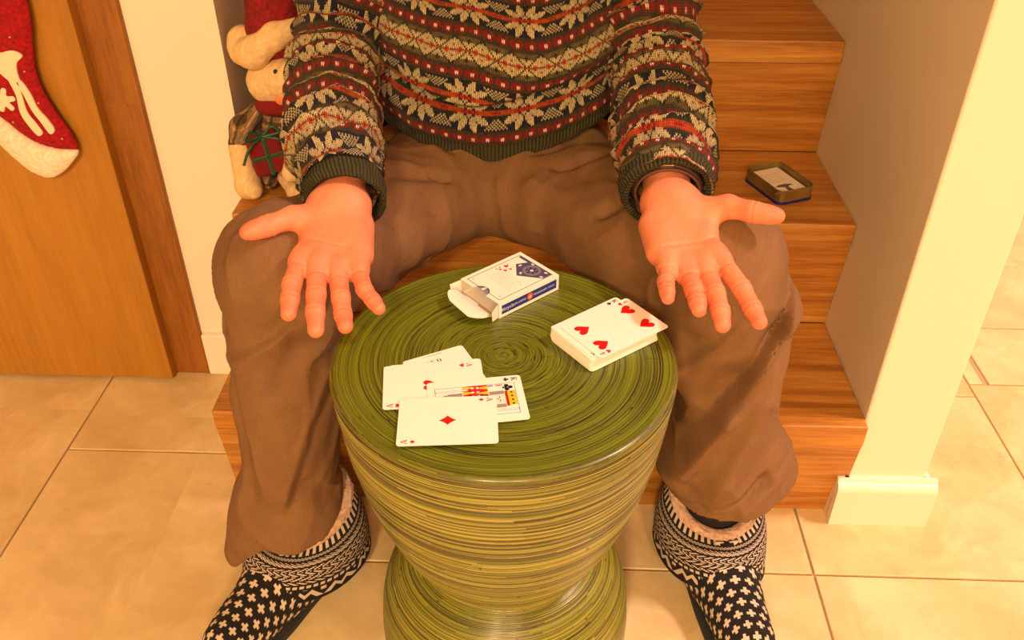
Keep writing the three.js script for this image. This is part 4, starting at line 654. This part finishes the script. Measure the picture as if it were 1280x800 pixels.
    so.setFromPoints(new THREE.CatmullRomCurve3(out.map(([a, c]) => V(a * 0.84, c, 0)), true).getPoints(60).map((q) => new THREE.Vector2(q.x, -q.y)));
    const sg = new THREE.ExtrudeGeometry(so, { depth: 0.006, bevelEnabled: true, bevelSize: 0.002, bevelThickness: 0.001, bevelSegments: 2 }); sg.rotateX(-Math.PI / 2); sg.translate(0, 0.0012, 0); part('sole', sg, soleM, b);
    // turned-down cuff: t = 0 lower edge, 1 rim
    const ringAt = (t, a, off = 0) => {
      const ca = Math.cos(a), sa = Math.sin(a), fr = Math.max(0, sa), bul = 0.005 * Math.sin(clamp(t) * Math.PI), rx = mix(0.073, 0.0605, t) + bul + off, rz = mix(sa > 0 ? 0.107 : 0.080, 0.0625, t) + bul * 0.5 + off, y = mix(0.048 + 0.026 * fr * fr, 0.117 - 0.020 * sa, t) + bul * fr + 0.002 * noise(ca * 2, sa * 2, t * 3) + (t < 0 ? 0.02 * t * fr : 0);
      return [rx * ca, y, -0.002 * t + rz * sa];
    };
    part('striped_cuff', gridGeo(40, 96, (i, j) => { const a = -j * 2 * Math.PI, q = ringAt(i, a); q[3] = j * 3; q[4] = i; return q; }, true, false), bandM, b);
    part('pattern_band', gridGeo(10, 96, (i, j) => { const a = -j * 2 * Math.PI, q = ringAt(-0.28 + i * 0.3, a, -0.0035); q[3] = j * 3; q[4] = i; return q; }, true, false), trimM, b);
    part('fleece_lining', gridGeo(60, 96, (i, j) => {   // rolls over the rim and goes down inside
      const a = -j * 2 * Math.PI, fz = 0.0016 * noise(Math.cos(a) * 22, i * 16, Math.sin(a) * 22) + 0.001 * noise(Math.cos(a) * 50, i * 40, Math.sin(a) * 50), top = ringAt(1, a), roll = Math.min(1, i / 0.4), th = roll * Math.PI, cx = -0.0085 * (1 - Math.cos(th)), cy = 0.0075 * Math.sin(th), down = i > 0.4 ? (i - 0.4) / 0.6 * 0.06 : 0, k = 1 + (cx + fz - down * 0.08) / 0.061;
      return [top[0] * k, top[1] + cy + fz - down, -0.002 + (top[2] + 0.002) * k, j * 4, i * 0.6];
    }, true, false), fleece, b);
    return b;
  }
  boot(-0.205, 0.060, 8 * rad, 'knitted boot with its dark opening in view'); boot(-0.742, 0.100, -27 * rad, 'knitted boot half hidden under the trouser hem');
  part('sock', mergeGeometries([new THREE.CylinderGeometry(0.041, 0.051, 0.10, 32, 4)]), sockM, person).position.set(-0.205, 0.07, 0.058);
  part('sock', new THREE.CylinderGeometry(0.041, 0.05, 0.10, 32, 4), sockM, person).position.set(-0.749, 0.075, 0.1);
}

// ---------------------------------------------------------------- plush toy on the second stair
{
  const t = thing('plush_toy', 'cream plush toy in a red hat and scarf holding a red gift on the stair', 'soft toy', [-0.832, STEP2 + 0.0008, -0.325]), O = [-0.832, STEP2 + 0.0008, -0.325];
  const L = (p) => p.map((q, i) => q - O[i]);
  const plushT = tex(256, 256, (u, v) => { const k = 1 + 0.16 * fbm(u * 14, v * 14, 2.2, 4); return [232 * k, 200 * k, 146 * k]; }), redT = tex(256, 256, (u, v) => { const k = 1 + 0.5 * fbm(u * 20, v * 20, 6.2, 4); return [128 * k, 20 * k, 24 * k]; });
  const plaidT = tex(256, 256, (u, v) => { const f = (q) => Math.abs(((q * 4) % 1) - 0.5) < 0.12 ? 0.62 : Math.abs(((q * 4 + 0.3) % 1) - 0.5) < 0.05 ? 1.25 : 1, k = f(u) * f(v) * (1 + 0.4 * noise(u * 60, v * 60)); return [132 * k, 104 * k, 74 * k]; });
  const B = (m, s) => { m.repeat.set(s, s); return m; };
  const cream = std({ map: B(plushT, 12), bumpMap: plushT, bumpScale: 0.0012, roughness: 1 }), red = std({ map: B(redT, 10), bumpMap: redT, bumpScale: 0.001, roughness: 0.95 }), plaid = std({ map: B(plaidT, 14), roughness: 0.95 }), green = std({ color: new THREE.Color(0.02, 0.09, 0.045), roughness: 0.4 }), dark = std({ color: new THREE.Color(0.03, 0.02, 0.016), roughness: 0.5 }), blush = std({ color: new THREE.Color(0.8, 0.26, 0.13), roughness: 1 });
  const sn = (f, c, h, cell = 0.003) => surfNet((x, y, z) => f(x, y, z) + 0.0008 * noise(x * 90, y * 90, z * 90), c.map((q, i) => q - h[i]), c.map((q, i) => q + h[i]), cell);
  const lift = (y) => y + 0.024 * smooth(0.395, 0.425, y), pz = -0.325, P = (x, y, z = pz) => L([x, lift(y), z]);
  { const a = ell(P(-0.826, 0.508, -0.325), [0.042, 0.036, 0.04]), b = ell(P(-0.798, 0.520, -0.30), [0.03, 0.026, 0.028]); part('head', sn((x, y, z) => smin(a(x, y, z), b(x, y, z), 0.02), P(-0.815, 0.512, -0.315), [0.07, 0.06, 0.07]), cream, t); }
  { const a = ell(P(-0.808, 0.497, -0.284), [0.012, 0.010, 0.006]); part('cheek', sn(a, P(-0.808, 0.497, -0.284), [0.018, 0.016, 0.012], 0.002), blush, t, 'pinkish cheek'); }
  part('nose', new THREE.SphereGeometry(0.009, 20, 14).scale(1.2, 0.9, 0.8).translate(...P(-0.775, 0.520, -0.276)), dark, t, 'small dark nose');
  for (const [x, y] of [[-0.812, 0.536], [-0.786, 0.540]]) part('eye', new THREE.SphereGeometry(0.0035, 12, 8).translate(...P(x, y, -0.283)), dark, t);
  { const a = chain([P(-0.862, 0.552, -0.315), P(-0.845, 0.556, -0.30), P(-0.81, 0.580, -0.30), P(-0.783, 0.588, -0.312)], [0.020, 0.021, 0.017, 0.013], 0.01), b = ell(P(-0.864, 0.560, -0.322), [0.022, 0.027, 0.022]); part('hat_brim', sn((x, y, z) => smin(a(x, y, z), b(x, y, z), 0.004), P(-0.815, 0.572, -0.31), [0.09, 0.06, 0.05]), cream, t, 'thick rolled cream brim'); }
  { const a = chain([P(-0.82, 0.575, -0.335), P(-0.82, 0.62, -0.345), P(-0.815, 0.665, -0.35), P(-0.80, 0.69, -0.345), P(-0.79, 0.675, -0.33)], [0.042, 0.032, 0.02, 0.013, 0.010], 0.02); part('hat', sn(a, P(-0.80, 0.63, -0.345), [0.10, 0.12, 0.06], 0.004), red, t); part('pompom', new THREE.SphereGeometry(0.017, 24, 16).translate(...P(-0.788, 0.662, -0.318)), cream, t); }
  { const a = ell(P(-0.825, 0.428, -0.335), [0.050, 0.058, 0.044]); part('coat', sn(a, P(-0.825, 0.428, -0.335), [0.07, 0.075, 0.06], 0.004), plaid, t); }
  { const g = new THREE.TorusGeometry(0.030, 0.0125, 14, 40); g.rotateX(Math.PI / 2 - 0.2); g.translate(...P(-0.818, 0.474, -0.322)); part('scarf', g, red, t); const s = new THREE.TorusGeometry(0.030, 0.0130, 10, 8, 0.16); s.rotateX(Math.PI / 2 - 0.2); s.rotateY(-1.25); s.translate(...P(-0.818, 0.474, -0.322)); part('scarf_stripe', s, cream, t, 'cream stripe of the scarf'); const e = box(-0.009, 0.009, -0.045, 0, -0.004, 0.004, 0.003); e.rotateZ(0.1); e.translate(...P(-0.79, 0.478, -0.282)); part('scarf_end', e, red, t); }
  const limb = (name, pts, radii, m, label) => { const c = pts.reduce((q, p) => q.map((v, i) => v + p[i] / pts.length), [0, 0, 0]), h = [0, 1, 2].map((i) => Math.max(...pts.map((p) => Math.abs(p[i] - c[i]))) + Math.max(...radii) + 0.008); part(name, sn(chain(pts, radii, 0.008), c, h), m, t, label); };
  limb('sleeve', [P(-0.852, 0.462, -0.325), P(-0.876, 0.448, -0.295), P(-0.878, 0.43, -0.278)], [0.017, 0.018, 0.017], plaid); limb('sleeve', [P(-0.80, 0.462, -0.315), P(-0.79, 0.448, -0.28), P(-0.792, 0.43, -0.262)], [0.017, 0.017, 0.016], plaid);
  limb('mitten', [P(-0.878, 0.425, -0.275), P(-0.872, 0.392, -0.262), P(-0.862, 0.380, -0.25)].map((p) => [p[0], Math.max(p[1], 0.017), p[2]]), [0.017, 0.018, 0.014], cream); limb('mitten', [P(-0.792, 0.425, -0.26), P(-0.80, 0.412, -0.246)], [0.015, 0.014], cream);
  limb('leg', [P(-0.842, 0.396, -0.32), P(-0.848, 0.392, -0.285)], [0.014, 0.0125], plaid); limb('foot', [P(-0.822, 0.396, -0.29), P(-0.80, 0.390, -0.255), P(-0.79, 0.391, -0.243)], [0.014, 0.0125, 0.0125], cream); limb('leg', [P(-0.80, 0.396, -0.315), P(-0.778, 0.392, -0.28)], [0.015, 0.013], plaid);
  const gift = new THREE.Group(); gift.name = 'gift'; gift.position.set(...P(-0.836, 0.427, -0.258)); gift.rotation.set(-0.05, 0.45, 0.14); t.add(gift);
  part('gift_box', new RoundedBoxGeometry(0.046, 0.056, 0.036, 4, 0.006), red, gift); part('ribbon', mergeGeometries([new RoundedBoxGeometry(0.0065, 0.0575, 0.0375, 2, 0.002), new RoundedBoxGeometry(0.0475, 0.0065, 0.0375, 2, 0.002)]), green, gift, 'dark green ribbon');
  const loop = (pts) => new THREE.TubeGeometry(new THREE.CatmullRomCurve3(pts.map((p) => V(...p))), 30, 0.0022, 6); part('bow', mergeGeometries([loop([[0, 0.029, 0.014], [-0.016, 0.042, 0.02], [-0.024, 0.033, 0.022], [0, 0.03, 0.016]]), loop([[0, 0.029, 0.014], [0.016, 0.042, 0.02], [0.024, 0.033, 0.022], [0, 0.03, 0.016]]), loop([[0, 0.03, 0.015], [-0.022, 0.022, 0.026], [-0.036, 0.0, 0.022]]), loop([[0, 0.03, 0.015], [0.02, 0.024, 0.026], [0.034, 0.004, 0.02]])]), green, gift);
}

// ---------------------------------------------------------------- stocking on the door
{
  const t = thing('christmas_stocking', 'red christmas stocking with white toe and cream deer, hanging on the wooden door', 'stocking', [-1.19, 0, -0.284]);
  const X0 = -1.19, fuzz = tex(256, 256, (u, v) => { const k = 1 + 0.45 * fbm(u * 24, v * 24, 1.2, 4); return [154 * k, 12 * k, 24 * k]; }), fz2 = tex(256, 256, (u, v) => { const k = 1 + 0.2 * fbm(u * 24, v * 24, 8.2, 4); return [244 * k, 226 * k, 204 * k]; });
  fuzz.repeat.set(9, 9); fz2.repeat.set(9, 9);
  const red = std({ map: fuzz, bumpMap: fuzz, bumpScale: 0.0012, roughness: 1 }), white = std({ map: fz2, bumpMap: fz2, bumpScale: 0.001, roughness: 1 }), cream = std({ color: new THREE.Color(0.86, 0.74, 0.55), roughness: 0.9 }), bead = std({ color: 0xd8a08a, roughness: 0.3, metalness: 0.4 });
  const curve = (pts, n = 8) => new THREE.CatmullRomCurve3(pts.map(([x, y]) => V(x - X0, y, 0)), false, 'centripetal').getPoints(pts.length * n).map((p) => new THREE.Vector2(p.x, p.y));
  const seam = curve([[-1.262, 0.520], [-1.235, 0.508], [-1.209, 0.490], [-1.193, 0.471], [-1.175, 0.456], [-1.149, 0.446], [-1.1145, 0.444]]);
  const right = curve([[-1.125, 0.90], [-1.120, 0.72], [-1.126, 0.628], [-1.134, 0.596], [-1.141, 0.557], [-1.137, 0.523], [-1.125, 0.488], [-1.115, 0.460], [-1.1145, 0.444]]);
  const left = curve([[-1.262, 0.520], [-1.268, 0.58], [-1.262, 0.72], [-1.262, 0.90]]);
  const toe = curve([[-1.1145, 0.444], [-1.117, 0.436], [-1.128, 0.424], [-1.148, 0.407], [-1.169, 0.398], [-1.191, 0.405], [-1.213, 0.428], [-1.235, 0.463], [-1.262, 0.520]]);
  // pillowed cloth: outline filled by a distance-based bulge
  const pillow = (poly, bulge) => {
    const inside = (x, y) => { let c = false; for (let i = 0, j = poly.length - 1; i < poly.length; j = i++) if ((poly[i].y > y) !== (poly[j].y > y) && x < (poly[j].x - poly[i].x) * (y - poly[i].y) / (poly[j].y - poly[i].y) + poly[i].x) c = !c; return c; };
    const dist = (x, y) => { let d = 9; for (let i = 0, j = poly.length - 1; i < poly.length; j = i++) { const a = poly[j], b = poly[i], dx = b.x - a.x, dy = b.y - a.y, q = clamp(((x - a.x) * dx + (y - a.y) * dy) / (dx * dx + dy * dy + 1e-12)); d = Math.min(d, Math.hypot(x - a.x - q * dx, y - a.y - q * dy)); } return inside(x, y) ? -d : d; };
    const xs = poly.map((p) => p.x), ys = poly.map((p) => p.y);
    return surfNet((x, y, z) => { const d = dist(x, y), h = d < 0 ? bulge * Math.sqrt(1 - Math.pow(1 - Math.min(1, -d / 0.028), 2)) : 0; return d > 0 ? Math.hypot(d, Math.max(0, Math.abs(z) - 0.0)) - 0.0004 : Math.max(d, Math.abs(z) - h - 0.0006); }, [Math.min(...xs) - 0.008, Math.min(...ys) - 0.008, -0.018], [Math.max(...xs) + 0.008, Math.max(...ys) + 0.008, 0.018], 0.0035);
  };
  const red2 = [...right.slice(0, -1), ...seam.slice().reverse(), ...left.slice(1)], toe2 = [...toe, ...seam.slice(1)];
  part('felt_body', pillow(red2, 0.010).translate(0, 0, 0.0115), red, t); part('toe', pillow(toe2, 0.011).translate(0, 0, 0.0115), white, t, 'white plush toe');
  part('white_top', new RoundedBoxGeometry(0.16, 0.07, 0.026, 4, 0.011).translate(-0.0035, 0.91, 0.0145), white, t);
  part('hanging_loop', new THREE.TorusGeometry(0.02, 0.0025, 8, 24).translate(0.05, 0.965, 0.012), red, t);
  const hook = part(numbered('door_hook'), new THREE.TubeGeometry(new THREE.CatmullRomCurve3([V(-1.14, 1.0, -0.285), V(-1.14, 0.995, -0.266), V(-1.14, 0.978, -0.262), V(-1.14, 0.985, -0.252)]), 20, 0.003, 8), std({ color: 0xb0a890, metalness: 1, roughness: 0.35 }), scene); tag(hook, 'small metal hook on the wooden door that carries the red stocking', 'hook');
  // felt design: deer with long legs, a snowflake, beads
  const felt = (outline, n = 6) => { const s = new THREE.Shape(new THREE.CatmullRomCurve3(outline.map(([x, y]) => V(x - X0, y, 0)), true, 'centripetal').getPoints(outline.length * n).map((p) => new THREE.Vector2(p.x, p.y))), g = new THREE.ExtrudeGeometry(s, { depth: 0.0022, bevelEnabled: true, bevelSize: 0.001, bevelThickness: 0.001, bevelSegments: 2 }); g.translate(0, 0, 0.0205); return g; };
  part('deer_design', mergeGeometries([
    felt([[-1.235, 0.598], [-1.20, 0.592], [-1.178, 0.588], [-1.158, 0.591], [-1.148, 0.585], [-1.158, 0.576], [-1.162, 0.562], [-1.163, 0.550], [-1.173, 0.549], [-1.195, 0.570], [-1.235, 0.574]]).translate(0, 0, 0.0006),
    felt([[-1.176, 0.556], [-1.166, 0.553], [-1.166, 0.530], [-1.166, 0.504], [-1.158, 0.486], [-1.154, 0.474], [-1.160, 0.470], [-1.168, 0.482], [-1.175, 0.502], [-1.173, 0.530]]),
    felt([[-1.168, 0.556], [-1.161, 0.550], [-1.154, 0.532], [-1.149, 0.508], [-1.142, 0.496], [-1.136, 0.478], [-1.142, 0.473], [-1.150, 0.490], [-1.157, 0.506], [-1.162, 0.530]])]), cream, t, 'cream felt deer with long legs');
  part('snowflake_design', felt(Array.from({ length: 24 }, (_, i) => { const a = i / 24 * 2 * Math.PI, r = i % 4 < 2 ? 0.017 : 0.009; return [-1.195 + r * Math.cos(a), 0.522 + r * Math.sin(a)]; }), 3), cream, t, 'cream felt snowflake');
  for (const [x, y] of [[-1.151, 0.563], [-1.146, 0.518], [-1.191, 0.489], [-1.128, 0.465], [-1.156, 0.61]]) part('bead', new THREE.SphereGeometry(0.0016, 10, 8).translate(x - X0, y, 0.0222), bead, t);
}
renderer.render(scene, camera);
